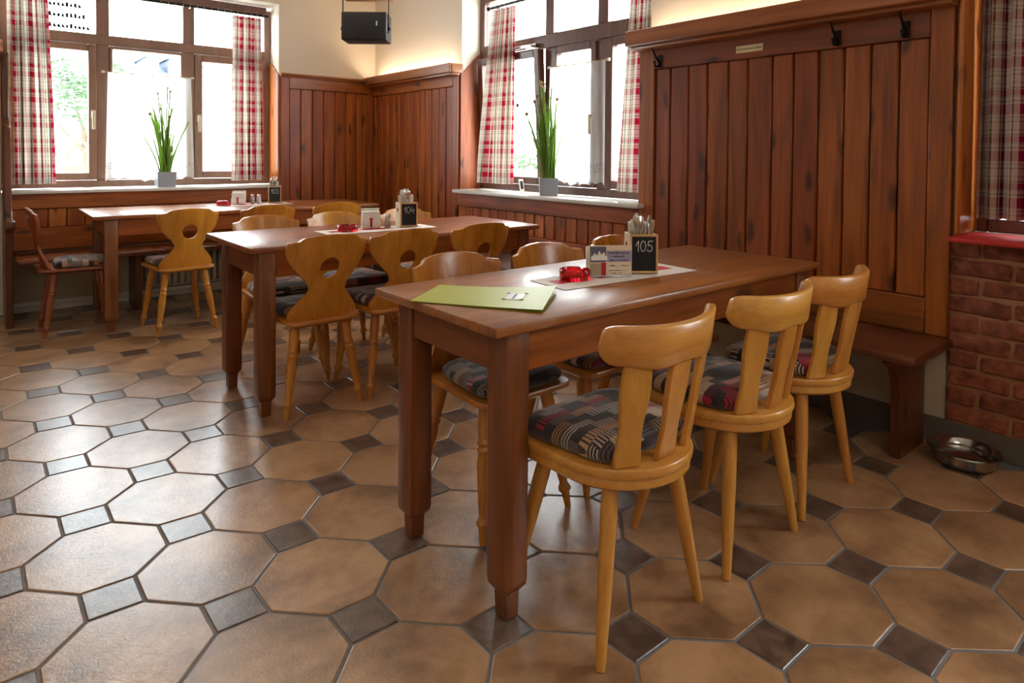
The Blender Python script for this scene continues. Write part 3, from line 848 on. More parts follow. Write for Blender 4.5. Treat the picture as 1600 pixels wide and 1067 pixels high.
# ------------------------------------------------------------------ chairs
TURN = [(.010, .001), (.0125, .03), (.0145, .052), (.021, .060), (.0215, .068), (.016, .078), (.0135, .085), (.017, .12), (.021, .19), (.0225, .235), (.019, .268), (.0225, .274), (.0225, .281), (.0175, .286), (.0175, .290), (.0225, .295), (.0225, .302), (.018, .307), (.0215, .335), (.0225, .37), (.019, .42)]
def leg_between(name, foot, top, prof, zmax, mat, par, n=12):
    f, t = Vector(foot), Vector(top)
    d = t - f
    L = d.length
    M = T(f) @ d.to_track_quat('Z', 'Y').to_matrix().to_4x4()
    k = L / zmax
    return MB().lathe([(r, z * k) for r, z in prof], n, M).build(name, mat, par, smooth=50)
def outline_scale(pts, s, dy=0): return [(x * s, (y - dy) * s + dy) for x, y in pts]
def seat_slab(pts, z0, z1, chamfer, under, mb=None):
    mb = mb or MB()
    c = .0
    def ring(s, z): return [(x * s, y * s, z) for x, y in pts]
    mb.loft([ring(under, z0), ring(1, z0 + chamfer), ring(1, z1 - .004), ring(.985, z1)])
    return mb
def rounded_trap(wf, wr, yf, yr, rad, n=5):
    c = [(-wr, yr), (wr, yr), (wf, yf), (-wf, yf)]
    out = []
    for i, p in enumerate(c):
        a, b = Vector(c[i - 1]), Vector(c[(i + 1) % 4]); p = Vector(p)
        u, v = (a - p).normalized(), (b - p).normalized()
        p0, p1 = p + u * rad, p + v * rad
        for k in range(n + 1):
            t = k / n
            q = (1 - t) ** 2 * p0 + 2 * t * (1 - t) * p + t * t * p1
            out.append((q.x, q.y))
    return out
HALF = [(.0, .418), (.06, .418), (.11, .419), (.148, .423), (.161, .434), (.160, .456), (.142, .485), (.114, .513), (.092, .540), (.083, .564), (.087, .583), (.102, .604), (.124, .629), (.148, .657), (.169, .686), (.182, .713), (.1865, .738), (.187, .768), (.183, .780), (.150, .784), (.138, .787), (.128, .796), (.113, .804), (.06, .811), (.0, .814)]
OUT = HALF + [(-x, z) for x, z in HALF[-2:0:-1]]
def lerp_resample(pts, n):
    L = [0]
    for i in range(len(pts)):
        a, b = pts[i], pts[(i + 1) % len(pts)]
        L.append(L[-1] + math.hypot(a[0] - b[0], a[1] - b[1]))
    out = []
    for k in range(n):
        d = L[-1] * k / n
        i = max(j for j in range(len(pts)) if L[j] <= d + 1e-9)
        a, b = pts[i], pts[(i + 1) % len(pts)]
        t = (d - L[i]) / max(1e-9, L[i + 1] - L[i])
        out.append((a[0] + (b[0] - a[0]) * t, a[1] + (b[1] - a[1]) * t))
    return out
def board_back(mb, kc, hole=(0, .662), hr=.047, th=.018):
    O = OUT
    n = len(O)
    angs = [math.atan2(x - hole[0], z - hole[1]) for x, z in O]
    # unwrap monotonically
    A = []
    tot = 0
    for i in range(n):
        if i: 
            d = angs[i] - angs[i - 1]
            while d > PI: d -= 2 * PI
            while d < -PI: d += 2 * PI
            tot += d
        A.append(angs[0] + tot)
    K = 5
    def P(x, z, f):
        y = -.172 - (z - .43) * .225 + kc * x * x
        return (x, y - f * th, z)
    rings = [[], []]
    for f in (0, 1):
        for k in range(K + 1):
            t = k / K
            rr = []
            for i, (x, z) in enumerate(O):
                hx, hz = hole[0] + hr * math.sin(A[i]), hole[1] + hr * math.cos(A[i])
                rr.append(P(hx + (x - hx) * t, hz + (z - hz) * t, f))
            rings[f].append(rr)
    # closed torus-like loft: hole front -> outline front -> outline back -> hole back -> hole front
    seq = rings[0] + rings[1][::-1]
    mb.loft(seq + [rings[0][0]], caps=False)
    return mb
def weld(o):
    bm = bmesh.new(); bm.from_mesh(o.data)
    bmesh.ops.remove_doubles(bm, verts=bm.verts, dist=1e-5)
    bmesh.ops.recalc_face_normals(bm, faces=bm.faces)
    es = [e for e in bm.edges if len(e.link_faces) == 2 and e.calc_face_angle(0) > 0.9]
    bmesh.ops.bevel(bm, geom=es, offset=.004, segments=2, profile=.5, affect='EDGES', clamp_overlap=True)
    bm.to_mesh(o.data); bm.free()
    o.data.shade_smooth(); o.data.set_sharp_from_angle(angle=math.radians(40))
def board_chair(label, mz, mx, kc=1.5):
    r = empty('board_chair', label=label, cat='chair', group='board back chairs with a round hole')
    trap = rounded_trap(.190, .168, .205, -.215, .055)
    seat_slab(trap, .396, .428, .016, .86).build('seat', mx, r, smooth=45)
    b = board_back(MB(), kc).build('backrest', mz, r); weld(b)
    for sx in (-1, 1):
        leg_between('leg', (sx * .178, -.185, 0), (sx * .115, -.125, .402), TURN, .42, mz, r)
        leg_between('leg', (sx * .178, .188, 0), (sx * .125, .125, .402), TURN, .42, mz, r)
    return r
def slat_chair(label):
    mz, mx = M_beechz, M_beechx
    r = empty('slat_chair', label=label, cat='chair', group='beech chairs with three slats')
    pts = []
    n = 14
    for k in range(n + 1):                      # round rear, square front with round corners
        a = PI + PI * k / n
        pts.append((.195 * math.cos(a), -.005 + .185 * math.sin(a) * (1.0)))
    for c, a0 in (((.15, .15), 0), ((-.15, .15), PI / 2)):
        for k in range(5):
            a = a0 + PI / 2 * k / 4
            pts.append((c[0] + .05 * math.cos(a), c[1] + .05 * math.sin(a)))
    seat_slab(pts, .424, .447, .006, .985).build('seat', mx, r, smooth=45)
    ringp = [(x * .965, y * .965) for x, y in pts]
    seat_slab(ringp, .392, .4235, .008, .95).build('seat_rim', mx, r, smooth=45)
    # slats
    for x in (-.115, 0, .115):
        yb = -.150 + 1.6 * x * x; yt = -.198 + 1.9 * x * x
        ang = 2 * 1.9 * x
        ca, sa = math.cos(math.atan(ang)), math.sin(math.atan(ang))
        mb = MB(); rings = []
        for k in range(13):
            t = k / 12
            w = (.034 + .0035 * math.cos(2 * PI * t * 1.4)) * (.92 + .16 * t * t)
            z = .4475 + t * (.705 - .4475)
            y = yb + (yt - yb) * t
            xo = x * (1 + .10 * t)
            rings.append([(xo + ca * u - sa * v, y + sa * u + ca * v, z) for u, v in ((-w, -.008), (w, -.008), (w, .008), (-w, .008))])
        mb.loft(rings).build('slat', mz, r, .003)
    # bent top rail
    mb = MB(); rings = []
    N = 28
    for k in range(N + 1):
        s = math.sin(PI / 2 * (-1 + 2 * k / N))
        x = .207 * s
        y = -.208 + .078 * abs(s) ** 2.2
        e = max(0.0, abs(s) - .84) / .16
        cut = 1 - math.sqrt(max(0.0, 1 - e * e))
        tab = .008 * math.exp(-((abs(s) - .42) / .22) ** 4)
        zt = .790 + .006 * s * s - .016 * cut
        zb = .694 + .012 * s * s - tab + .034 * cut
        dx = .207; dy = .078 * 2.2 * abs(s) ** 1.2 * (1 if s > 0 else -1)
        nx, ny = -dy / math.hypot(dx, dy), dx / math.hypot(dx, dy)
        th = .0125
        ring = []
        for a, b in ((-1, .06), (-1, .94), (-.55, 1), (.55, 1), (1, .94), (1, .06), (.55, 0), (-.55, 0)):
            lean = (b - .5) * -.012
            ring.append((x + nx * th * a, y + ny * th * a + lean, zb + (zt - zb) * b))
        rings.append(ring)
    mb.loft(rings).build('top_rail', mx, r, smooth=60)
    LP_ = [(.0115, .001), (.013, .03), (.016, .12), (.0195, .25), (.0205, .36), (.0195, .42)]
    for sx in (-1, 1):
        leg_between('leg', (sx * .19, -.125, 0), (sx * .118, -.085, .394), LP_, .42, mz, r)
        leg_between('leg', (sx * .19, .205, 0), (sx * .128, .125, .394), LP_, .42, mz, r)
    return r
def pillow(name, trap, h, mat):
    """padded seat cushion: a flattened dome over the outline, with a soft seam"""
    n = len(trap); rings = []
    for s, z in ((.20, 1.0), (.55, .985), (.78, .93), (.92, .80), (.985, .60), (1.0, .42), (.985, .22), (.93, .05), (.85, 0.0)):
        rings.append([(x * s, y * s, h * z + .0035 * math.sin(31 * x * s + 9 * y) * (z > .9)) for x, y in trap])
    o = MB().loft(rings).build(name, mat, None, smooth=180)
    o.data.use_auto_texspace = True
    return o

# slat chairs at the front of table 105
slat = slat_chair('beech slat chair by the front corner of the table with the green folder')
slat.location = (1.289, 1.125, 0)
dup(slat, (1.80, 1.125, 0), label='beech slat chair in the middle of the row of three')
dup(slat, (2.250, 1.145, 0), .03, label='beech slat chair nearest the plank panelling and bench')
cs = rounded_trap(.192, .165, .175, -.125, .07)
cu1 = pillow('seat_cushion', cs, .056, M_patch)
def place(o, x, y, z, rz, label, group='patchwork seat cushions'):
    o.location = (x, y, z); o.rotation_euler = (0, 0, rz)
    return tag(o, label, 'cushion', group)
place(cu1, 1.289, 1.135, .4475, 0.02, 'patchwork cushion on the slat chair by the front table corner')
def cush(src, x, y, z, rz, label):
    c = src.copy(); COL.objects.link(c)
    return place(c, x, y, z, rz, label)
cush(cu1, 1.80, 1.135, .4475, -.02, 'patchwork cushion on the middle slat chair of the row')
cush(cu1, 2.250, 1.155, .4475, .03, 'patchwork cushion on the slat chair nearest the bench')

# board chairs
bc = board_chair('honey board chair with its back to the corner leg of table 104', M_honeyz, M_honeyx, 1.5)
bc.location = (1.24, 3.01, 0)
cb = rounded_trap(.178, .146, .19, -.122, .07)
cu2 = pillow('seat_cushion', cb, .050, M_patch)
place(cu2, 1.24, 3.01, .4285, 0, 'patchwork cushion on the board chair at the corner leg of table 104')
spots = [
    (1.635, 3.00, .0, 'honey board chair in the middle of the near side of table 104', 'patchwork cushion on the middle chair of the near side of table 104'),
    (2.105, 3.01, .0, 'honey board chair on the near side of table 104 closest to the panelling', 'patchwork cushion on the near side chair of table 104 by the panelling'),
    (1.30, 3.56, PI, 'honey board chair facing us at the open end of table 104', 'patchwork cushion on the chair facing us at the open end of table 104'),
    (1.735, 3.57, PI + .03, 'honey board chair facing us behind the napkin holder of table 104', 'patchwork cushion on the chair behind the napkin holder of table 104'),
    (2.21, 3.56, PI, 'honey board chair facing us behind chalkboard 104', 'patchwork cushion on the chair facing us behind chalkboard 104'),
    (1.075, 4.80, .06, 'honey board chair standing alone before the back table end', 'patchwork cushion on the chair before the back table end'),
    (1.60, 4.80, .0, 'honey board chair in front of the napkin holder of table 103', 'patchwork cushion on the chair in front of the 103 napkin holder'),
    (2.115, 4.81, .0, 'honey board chair at table 103 closest to the panelled corner', 'patchwork cushion on the table 103 chair by the panelled corner'),
    (1.355, 1.735, PI, 'honey board chair facing us beyond the green menu folder', 'patchwork cushion on the chair beyond the green folder'),
    (1.80, 1.735, PI, 'honey board chair facing us beyond the red ashtray of table 105', 'patchwork cushion on the chair beyond the table 105 ashtray'),
    (2.225, 1.735, PI, 'honey board chair facing us hidden behind chalkboard 105', 'patchwork cushion on the chair hidden behind chalkboard 105'),
]
for x, y, rz, l1, l2 in spots:
    dup(bc, (x, y, 0), rz, label=l1)
    cush(cu2, x, y, .4285, rz, l2)
rc = board_chair('dark reddish board chair seen from its side at the end of table 103', M_red_z, M_red_x, 1.0)
rc.location = (.535, 5.156, 0); rc.rotation_euler = (0, 0, -PI / 2)
cush(cu2, .535, 5.135, .4285, -PI / 2, 'light patchwork cushion on the reddish end chair')

# ------------------------------------------------------------------ benches
b = empty('bench', (2.85, 2.6, 0), label='long brown wall bench under the plank panelling', cat='bench')
MB().box(-.205, -1.71, .408, .205, 1.75, .444).build('seat', M_benchy, b, .010, 2)
prof = [(-.075, 0), (.17, 0), (.17, .406), (-.165, .406), (-.165, .385), (-.12, .36), (-.088, .31)]
for y in (-1.62, -.15, 1.55):
    MB().prism(prof, y, y + .038, MX).build('support', M_benchz, b, .004)
b = empty('bench', (1.16, 5.56, 0), label='brown wall bench under the wide back window', cat='bench')
MB().box(-.93, -.13, .408, .93, .27, .440).build('seat', M_benchx, b, .012, 3)
for x in (-.2, .75):
    MB().box(x - .02, -.06, .0, x + .02, .22, .407).build('support', M_benchz, b, .004)
st = empty('settle_end', (.172, 5.5, 0), label='dark stepped settle end board beside the plaid curtain', cat='settle')
sp = [(-.10, 0), (.36, 0), (.36, 1.86), (.34, 1.87), (.31, 1.84), (.30, 1.60), (.29, 1.40), (.10, 1.345), (.06, 1.33), (.05, 1.28), (.02, 1.0), (-.02, .80), (-.05, .735), (-.22, .725), (-.27, .71), (-.275, .675), (-.25, .655), (-.20, .65), (-.19, .60), (-.16, .40), (-.11, .12)]
MB().prism([(a, b_) for a, b_ in sp], 0, .042, MY).build('end_board', M_benchz, st, .006)
MB().lathe([(.03, -.028), (.034, -.022), (.034, .022), (.03, .028)], 16, T((.021, -.245, .69)) @ Matrix.Rotation(PI / 2, 4, 'Y')).build('scroll', M_benchz, st, .003)

# ------------------------------------------------------------------ coat hooks, sign, speaker
def hook(y, label):
    h = empty('coat_hook', (XF - .001, y, 1.70), label=label, cat='coat hook', group='dark iron coat hooks under the long cap')
    MB().box(-.006, -.016, -.02, 0, .016, .05).build('plate', M_iron, h, .003)
    MB().tube([(-.004, 0, .01), (-.035, 0, .03), (-.062, 0, .062), (-.072, 0, .082)], [.007, .006, .0055, .0045], 8).build('upper_arm', M_iron, h)
    MB().tube([(-.004, 0, .0), (-.022, 0, -.018), (-.042, 0, -.016), (-.050, 0, .004)], [.007, .0065, .006, .005], 8).build('lower_arm', M_iron, h)
    MB().lathe([(.001, -.008), (.008, -.004), (.008, .004), (.001, .008)], 10, T((-.050, 0, .006))).build('knob', M_iron, h)
    return h
hook(2.375, 'iron coat hook beside the side window end of the panelling')
hook(1.375, 'iron coat hook in the middle of the long top rail')
hook(1.09, 'iron coat hook closest to the red sill')
sg = empty('wall_sign', (XF - .0015, 1.815, 1.722), label='small cream cloakroom sign with dark lettering on the top rail', cat='sign')
MB().box(-.002, -.075, -.0185, 0.001, .075, .0185).build('plate', plain('yellowed plate', srgb(232, 212, 160), 0.4), sg, .001)
Mt = Matrix(((0, 0, -1, -.0026), (-1, 0, 0, 0), (0, 1, 0, 0), (0, 0, 0, 1)))
text_mesh('lettering', 'Für Garderobe keine Haftung', .0125, M_ink, sg, Mt, sx=.92)
fwd = Vector((F_.x, F_.y, 0)).normalized()
sp_ = empty('loudspeaker', (2.14, 4.24, 2.07), math.atan2(-fwd.x, fwd.y), label='black hanging loudspeaker in front of the plaster corner', cat='loudspeaker')
MB().box(-.158, 0, -.098, .158, .20, .098).build('cabinet', M_black, sp_, .006, 2)
MB().box(-.150, -.006, -.090, .150, .001, .090).build('grille', plain('speaker grille cloth', srgb(46, 46, 46), .85), sp_, .004, 2)
MB().box(.088, -.009, .0, .097, -.0055, .032).build('badge', M_white, sp_, .001)
for sx in (-1, 1):
    MB().box(sx * .163 - .003, .06, -.04, sx * .163 + .003, .075, ZC - 2.07 - .002).build('strap', M_iron, sp_, .001)
    MB().lathe([(.012, -.006), (.014, 0), (.012, .006)], 12, T((sx * .170, .067, -.01)) @ Matrix.Rotation(PI / 2, 4, 'Y')).build('knob', M_black, sp_)
MB().box(-.17, .0, ZC - 2.07 - .62, .17, .19, ZC - 2.07 - .60).build('bracket_board', M_capx, sp_, .003)

# ------------------------------------------------------------------ pots with chives on the sills
def chives(name, loc, rz, label, wd, n, hmax, spread, seed, lean, th):
    rnd = random.Random(seed)
    r = empty(name, loc, rz, label=label, cat='potted plant', group='zinc pots of tall flowering chives')
    hw = wd / 2
    for cx in (0,):
        mb = MB()
        o = lambda i, z: [(cx - hw + i, -hw + i, z), (cx + hw - i, -hw + i, z), (cx + hw - i, hw - i, z), (cx - hw + i, hw - i, z)]
        mb.loft([o(.006, 0), o(.0, .122), o(.004, .122), o(.010, .030)])
        pot = mb.build('pot', M_zinc, r, .0015)
        MB().loft([o(.008, .09), o(.0055, .105)]).build('earth', M_earth, pot)
    mb = MB(); heads = []; tall = []
    for k in range(n):
        a = rnd.uniform(0, 2 * PI); rr = math.sqrt(rnd.random()) * .045
        bx_, by = rr * math.cos(a) * wd * 8, rr * math.sin(a)
        h = hmax * min(.95, max(.28, rnd.gauss(.56, .17)))
        tx, ty = bx_ + spread * rnd.gauss(0, 1) * h + lean[0] * h, by + .45 * spread * rnd.gauss(0, 1) * h + lean[1] * h
        pts = []
        for q in range(5):
            t = q / 4
            pts.append((bx_ + (tx - bx_) * t ** 1.5, by + (ty - by) * t ** 1.5, .10 + h * t))
        mb.tube(pts, [th * q_ for q_ in (1, 1, 1, .95, .85)], 5)
        if rnd.random() < .4 and h > hmax * .6: heads.append(pts[-1])
    tag(mb.build('leaves', M_grass, r, smooth=60), kind='stuff')
    for hx, hy, hz in heads[:14]:
        mb = MB()
        for q in range(26):
            d = Vector((rnd.gauss(0, 1), rnd.gauss(0, 1), rnd.gauss(0, 1))).normalized() * rnd.uniform(.010, .018)
            e = d.orthogonal().normalized() * .0022
            mb.add([tuple(Vector((hx, hy, hz)) + e), tuple(Vector((hx, hy, hz)) - e), tuple(Vector((hx, hy, hz)) + d)], [(0, 1, 2)])
        mb.lathe([(.001, -.014), (.012, -.006), (.013, .004), (.001, .015)], 7, T((hx, hy, hz)))
        mb.build('flower_head', M_bloom, r, smooth=0, fix=False)
    for k in range(3):
        a = rnd.uniform(0, 6.3); h = hmax * rnd.uniform(.75, .95); d = rnd.uniform(.05, .09)
        sx_ = lean[0] * h + d * math.cos(a); sy_ = lean[1] * h + .4 * d * math.sin(a)
        pts = [(0, 0, .10), (sx_ * .4, sy_ * .4, .10 + h * .5), (sx_, sy_, .10 + h)]
        MB().tube(pts, .0048, 5).build('stem', M_stem, r)
        mb = MB()
        for q in range(22):
            dd = Vector((rnd.gauss(0, 1), rnd.gauss(0, 1), rnd.gauss(0, 1))).normalized() * .02
            e = dd.orthogonal().normalized() * .002; c = Vector(pts[-1])
            mb.add([tuple(c + e), tuple(c - e), tuple(c + dd)], [(0, 1, 2)])
        mb.lathe([(.001, -.010), (.008, -.003), (.009, .004), (.001, .012)], 7, T(pts[-1]))
        mb.build('flower_head', M_bloom, r, smooth=0, fix=False)
    return r
chives('potted_chives', (1.232, 5.945, .8865), math.radians(0), 'zinc pot of tall chives in front of the white net at the back window', .142, 34, .76, .16, 3, (-.02, .02), .0060)
chives('potted_chives', (3.115, 3.37, .8885), math.atan2(-fwd.x, fwd.y), 'zinc pot of tall chives in front of the tilted casement', .132, 72, .78, .12, 5, (-.09, 0), .0042)
tag(MB().prism(rounded_trap(.12, .12, .10, -.10, .03), 0, .0012, T((3.11, 3.37, .8882))).build('doily', plain('red rimmed paper', srgb(214, 190, 184), .8), None), 'thin paper doily under the zinc pot on the side window sill', 'doily')
sc_ = empty('sill_card', (3.16, 3.70, .8885), math.atan2(-fwd.x, fwd.y) + .6, label='small leaning white card with a dark picture on the side window sill', cat='card')
Mc = Matrix.Rotation(-.25, 4, 'X')
MB().box(-.020, -.003, 0, .020, .003, .105, Mc).build('card', M_paper, sc_, .001)
MB().box(-.012, -.0042, .03, .012, -.003, .09, Mc).build('picture', M_chalkb, sc_)

# ------------------------------------------------------------------ table settings
TZ = .7605
def strokes(mb, lines, w, M):
    for ln in lines:
        for (x0, y0), (x1, y1) in zip(ln[:-1], ln[1:]):
            d = Vector((x1 - x0, y1 - y0)); L = d.length or 1e-6; d /= L; nn = Vector((-d.y, d.x)) * w / 2; e = d * w * .3
            a, b_ = Vector((x0, y0)) - e, Vector((x1, y1)) + e
            mb.add([(a.x + nn.x, a.y + nn.y, 0), (a.x - nn.x, a.y - nn.y, 0), (b_.x - nn.x, b_.y - nn.y, 0), (b_.x + nn.x, b_.y + nn.y, 0)], [(0, 1, 2, 3)], M)
def arc(cx, cy, rx, ry, a0, a1, n=10): return [(cx + rx * math.cos(math.radians(a0 + (a1 - a0) * k / n)), cy + ry * math.sin(math.radians(a0 + (a1 - a0) * k / n))) for k in range(n + 1)]
DIG = {'1': [[(.05, .55), (.32, 1.0), (.30, 0)]], '0': [arc(.3, .5, .26, .5, 90, 450, 18)],
       '3': [arc(.26, .75, .22, .25, 150, -80), arc(.26, .26, .26, .26, 90, -150)],
       '4': [[(.24, 1.0), (.02, .34), (.58, .42)], [(.50, .66), (.40, -.05)]],
       '5': [[(.60, 1.0), (.18, .98), (.12, .58)], arc(.28, .30, .27, .30, 125, -150, 12)]}
WHERE = {'105': 'on the table with the green folder', '104': 'on the middle table', '103': 'on the back table by the wide window'}
def cutlery_box(num, loc, rz, seed, board=True):
    rnd = random.Random(seed)
    r = empty('cutlery_box', loc, rz, label='pale box with a chalkboard front numbered %s ' % num + WHERE[num], cat='cutlery box', group='chalkboard cutlery boxes')
    w, d, h = .098, .098, .135
    mb = MB(); t = .007
    mb.box(-w / 2, -d / 2, 0, w / 2, -d / 2 + t, h).box(-w / 2, d / 2 - t, 0, w / 2, d / 2, h).box(-w / 2, -d / 2 + t, 0, -w / 2 + t, d / 2 - t, h).box(w / 2 - t, -d / 2 + t, 0, w / 2, d / 2 - t, h).box(-w / 2 + t, -d / 2 + t, 0, w / 2 - t, d / 2 - t, .008)
    mb.build('box', M_boxw, r, .001)
    y = -d / 2 - .006
    fr = MB()
    fr.box(-w / 2, y, .002, w / 2, y + .006, .010).box(-w / 2, y, h - .006, w / 2, y + .006, h + .002).box(-w / 2, y, .010, -w / 2 + .007, y + .006, h - .006).box(w / 2 - .007, y, .010, w / 2, y + .006, h - .006)
    f = fr.build('board_frame', M_boxfr, r, .0012)
    MB().box(-w / 2 + .006, y + .002, .009, w / 2 - .006, y + .0058, h - .005).build('chalkboard', M_chalkb, f)
    mb = MB(); x = -.030
    for ch in num:
        M = T((x, y + .0017, .078)) @ Matrix(((.034, 0, 0, 0), (0, 0, 0, 0), (0, .036, 0, 0), (0, 0, 0, 1)))
        strokes(mb, DIG[ch], .075, M); x += .017 if ch == '1' else .023
    mb.build('chalk_number', M_chalk, f, smooth=0, fix=False)
    # ring on the side
    MB().lathe([(.009, -.001), (.012, -.001), (.012, .001), (.009, .001)], 14, T((-w / 2 - .001, .0, .095)) @ Matrix.Rotation(PI / 2, 4, 'Y')).build('side_ring', M_steel, r)
    # cutlery wrapped upright
    cut = []
    for k in range(13):
        px, py = rnd.uniform(-.034, .034), rnd.uniform(-.032, .034)
        ax, ay = px * 5.5 + rnd.gauss(0, .08), rnd.gauss(0, .16)
        hh = rnd.uniform(.165, .205)
        M = T((px * .8, py * .8, .010)) @ Matrix.Rotation(ax * .28, 4, 'Y') @ Matrix.Rotation(ay * .6, 4, 'X') @ Matrix.Rotation(rnd.uniform(0, 6.3), 4, 'Z')
        kind = rnd.random()
        mb = MB()
        if kind < .5:        # handle end up
            mb.loft([[(-.003, -.0012, 0), (.003, -.0012, 0), (.003, .0012, 0), (-.003, .0012, 0)], [(-.0035, -.0014, hh * .5), (.0035, -.0014, hh * .5), (.0035, .0014, hh * .5), (-.0035, .0014, hh * .5)], [(-.0085, -.0018, hh * .9), (.0085, -.0018, hh * .9), (.0085, .0018, hh * .9), (-.0085, .0018, hh * .9)], [(-.004, -.001, hh), (.004, -.001, hh), (.004, .001, hh), (-.004, .001, hh)]], M=M)
        else:                # spoon bowl up
            mb.loft([[(-.003, -.0012, 0), (.003, -.0012, 0), (.003, .0012, 0), (-.003, .0012, 0)], [(-.003, -.0012, hh * .72), (.003, -.0012, hh * .72), (.003, .0012, hh * .72), (-.003, .0012, hh * .72)], [(-.014, .004, hh * .84), (.014, .004, hh * .84), (.012, .007, hh * .84), (-.012, .007, hh * .84)], [(-.013, .004, hh * .93), (.013, .004, hh * .93), (.011, .007, hh * .93), (-.011, .007, hh * .93)], [(-.003, 0, hh), (.003, 0, hh), (.002, .002, hh), (-.002, .002, hh)]], M=M)
        o = mb.build('cutlery', M_chrome, None, .0006)
        o.location = r.location; o.rotation_euler = r.rotation_euler
        tag(o, 'metal cutlery standing in the chalkboard box ' + WHERE[num], 'cutlery', 'cutlery in box ' + num)
    for k in range(2):
        px = (-.014, .012)[k]
        M = T((px, .022 - .012 * k, .012)) @ Matrix.Rotation(-.06 + .12 * k, 4, 'Y') @ Matrix.Rotation(.05, 4, 'X')
        o = MB().box(-.020, -.003, 0, .020, .003, .165, M).build('paper_napkin', M_paper, None, .001)
        o.location = r.location; o.rotation_euler = r.rotation_euler
        tag(o, 'folded white napkin among the cutlery ' + WHERE[num], 'napkin', 'napkins in box ' + num)
    return r
def ashtray(loc, label, rz=.3):
    r = empty('ashtray', loc, rz, label=label, cat='ashtray', group='round red glass ashtrays')
    n = 40; prof = [(.050, 0), (.053, .004), (.0525, .030), (.050, .034), (.046, .033), (.042, .012), (.0, .009)]
    rings = []
    for rr, z in prof:
        ring = []
        for k in range(n):
            a = 2 * PI * k / n
            notch = max(0, math.cos(3 * a)) ** 18
            zz = z - (.009 * notch if z > .025 else 0)
            ring.append((max(rr, .0005) * math.cos(a), max(rr, .0005) * math.sin(a), zz))
        rings.append(ring)
    MB().loft(rings).build('bowl', M_redglass, r, smooth=45)
    return r
def napkin_holder(loc, rz, label):
    r = empty('napkin_holder', loc, rz, label=label, cat='napkin holder', group='white napkin holders with a red emblem')
    MB().box(-.05, -.032, 0, .05, .036, .006).build('base', M_paper, r, .001)
    MB().box(-.05, -.034, .006, .05, -.030, .050).build('front_plate', M_paper, r, .001)
    MB().box(-.05, .034, .006, .05, .038, .105).build('back_plate', M_paper, r, .001)
    MB().box(-.046, -.028, .0062, .046, .030, .090).build('napkins', M_paper, r, .002)
    f = MB().box(-.008, -.0349, .006, .004, -.0341, .048).prism([(-.012, .048), (.008, .048), (.006, .056), (-.010, .056)], -.0349, -.0341, MX)
    f.build('emblem', M_redp, r)
    return r
def shaker(loc, fill, label):
    r = empty('shaker', loc, label=label, cat='shaker', group='small glass shakers')
    MB().lathe([(.016, 0), (.017, .004), (.0165, .045), (.013, .056)], 14).build('glass_body', M_clear, r)
    MB().lathe([(.0135, .005), (.014, .036)], 12).build('filling', fill, r)
    MB().lathe([(.0135, .056), (.0145, .058), (.0145, .068), (.010, .076), (.002, .078)], 14).build('cap', M_chrome, r)
    return r
M_runner = None
def mk_runner():
    t = NT('printed paper mat')
    co = t.n('ShaderNodeTexCoord').outputs['Object']
    sep = t.n('ShaderNodeSeparateXYZ', ins={0: co})
    ay = t.math('ABSOLUTE', t.math('SUBTRACT', sep.outputs[1], .015))
    band = t.math('LESS_THAN', ay, .030)
    ax = t.math('LESS_THAN', t.math('ABSOLUTE', sep.outputs[0]), .27)
    cut = t.math('LESS_THAN', t.math('ABSOLUTE', t.math('SUBTRACT', t.math('ABSOLUTE', sep.outputs[0]), .14)), .05)
    m = t.math('MULTIPLY', t.math('MULTIPLY', band, ax), t.math('SUBTRACT', 1.0, t.math('MULTIPLY', cut, .8)))
    c = t.mix(m, srgb(238, 230, 222), srgb(196, 30, 44))
    return t.pr(col=c, rough=.7)
M_runner = mk_runner()
def mat_(loc, rz, L, W, label):
    def fn(u, v):
        x, y = (u - .5) * L, (v - .5) * W
        return (x, y, .0012 + .004 * max(0, abs(u - .5) - .38) * (1 if u > .5 else .3))
    o = MB().grid(fn, 16, 4).build('table_mat', M_runner, None, smooth=180)
    o.location = loc; o.rotation_euler = (0, 0, rz)
    return tag(o, label, 'table mat', 'white and red printed table mats')
mat_((1.715, 1.505, TZ), -.07, .62, .19, 'white and red paper mat on the table with the green folder')
mat_((1.71, 3.215, TZ), -.02, .64, .20, 'white and red paper mat on the middle table')
mat_((1.70, 5.30, TZ), -.02, .62, .20, 'white and red paper mat on the back table')
RZ = -math.atan2(.637, .771)          # pieces stand facing the room, square to the view from the door
cutlery_box('105', (1.835, 1.50, TZ + .003), RZ + .02, 11)
cutlery_box('104', (1.90, 3.235, TZ + .003), RZ + .45, 12)
cutlery_box('103', (1.915, 5.355, TZ + .003), RZ + .35, 13)
ashtray((1.549, 1.541, TZ + .002), 'red glass ashtray beside the menu card of table 105')
ashtray((1.535, 3.215, TZ + .002), 'red glass ashtray beside the napkin holder of table 104', .9)
ashtray((1.505, 5.305, TZ + .002), 'red glass ashtray on the back table', .5)
napkin_holder((1.705, 3.285, TZ + .003), RZ + .35, 'white napkin holder between ashtray and chalkboard 104')
napkin_holder((1.635, 5.37, TZ + .003), RZ + .25, 'white napkin holder beside the back table ashtray')
shaker((1.782, 3.235, TZ + .002), M_pepper, 'glass pepper shaker behind the table 104 napkin holder')
shaker((1.738, 5.355, TZ + .002), M_pepper, 'dark glass pepper shaker next to the back table napkin holder')
shaker((1.785, 5.345, TZ + .002), M_salt, 'glass salt shaker close to chalkboard 103')
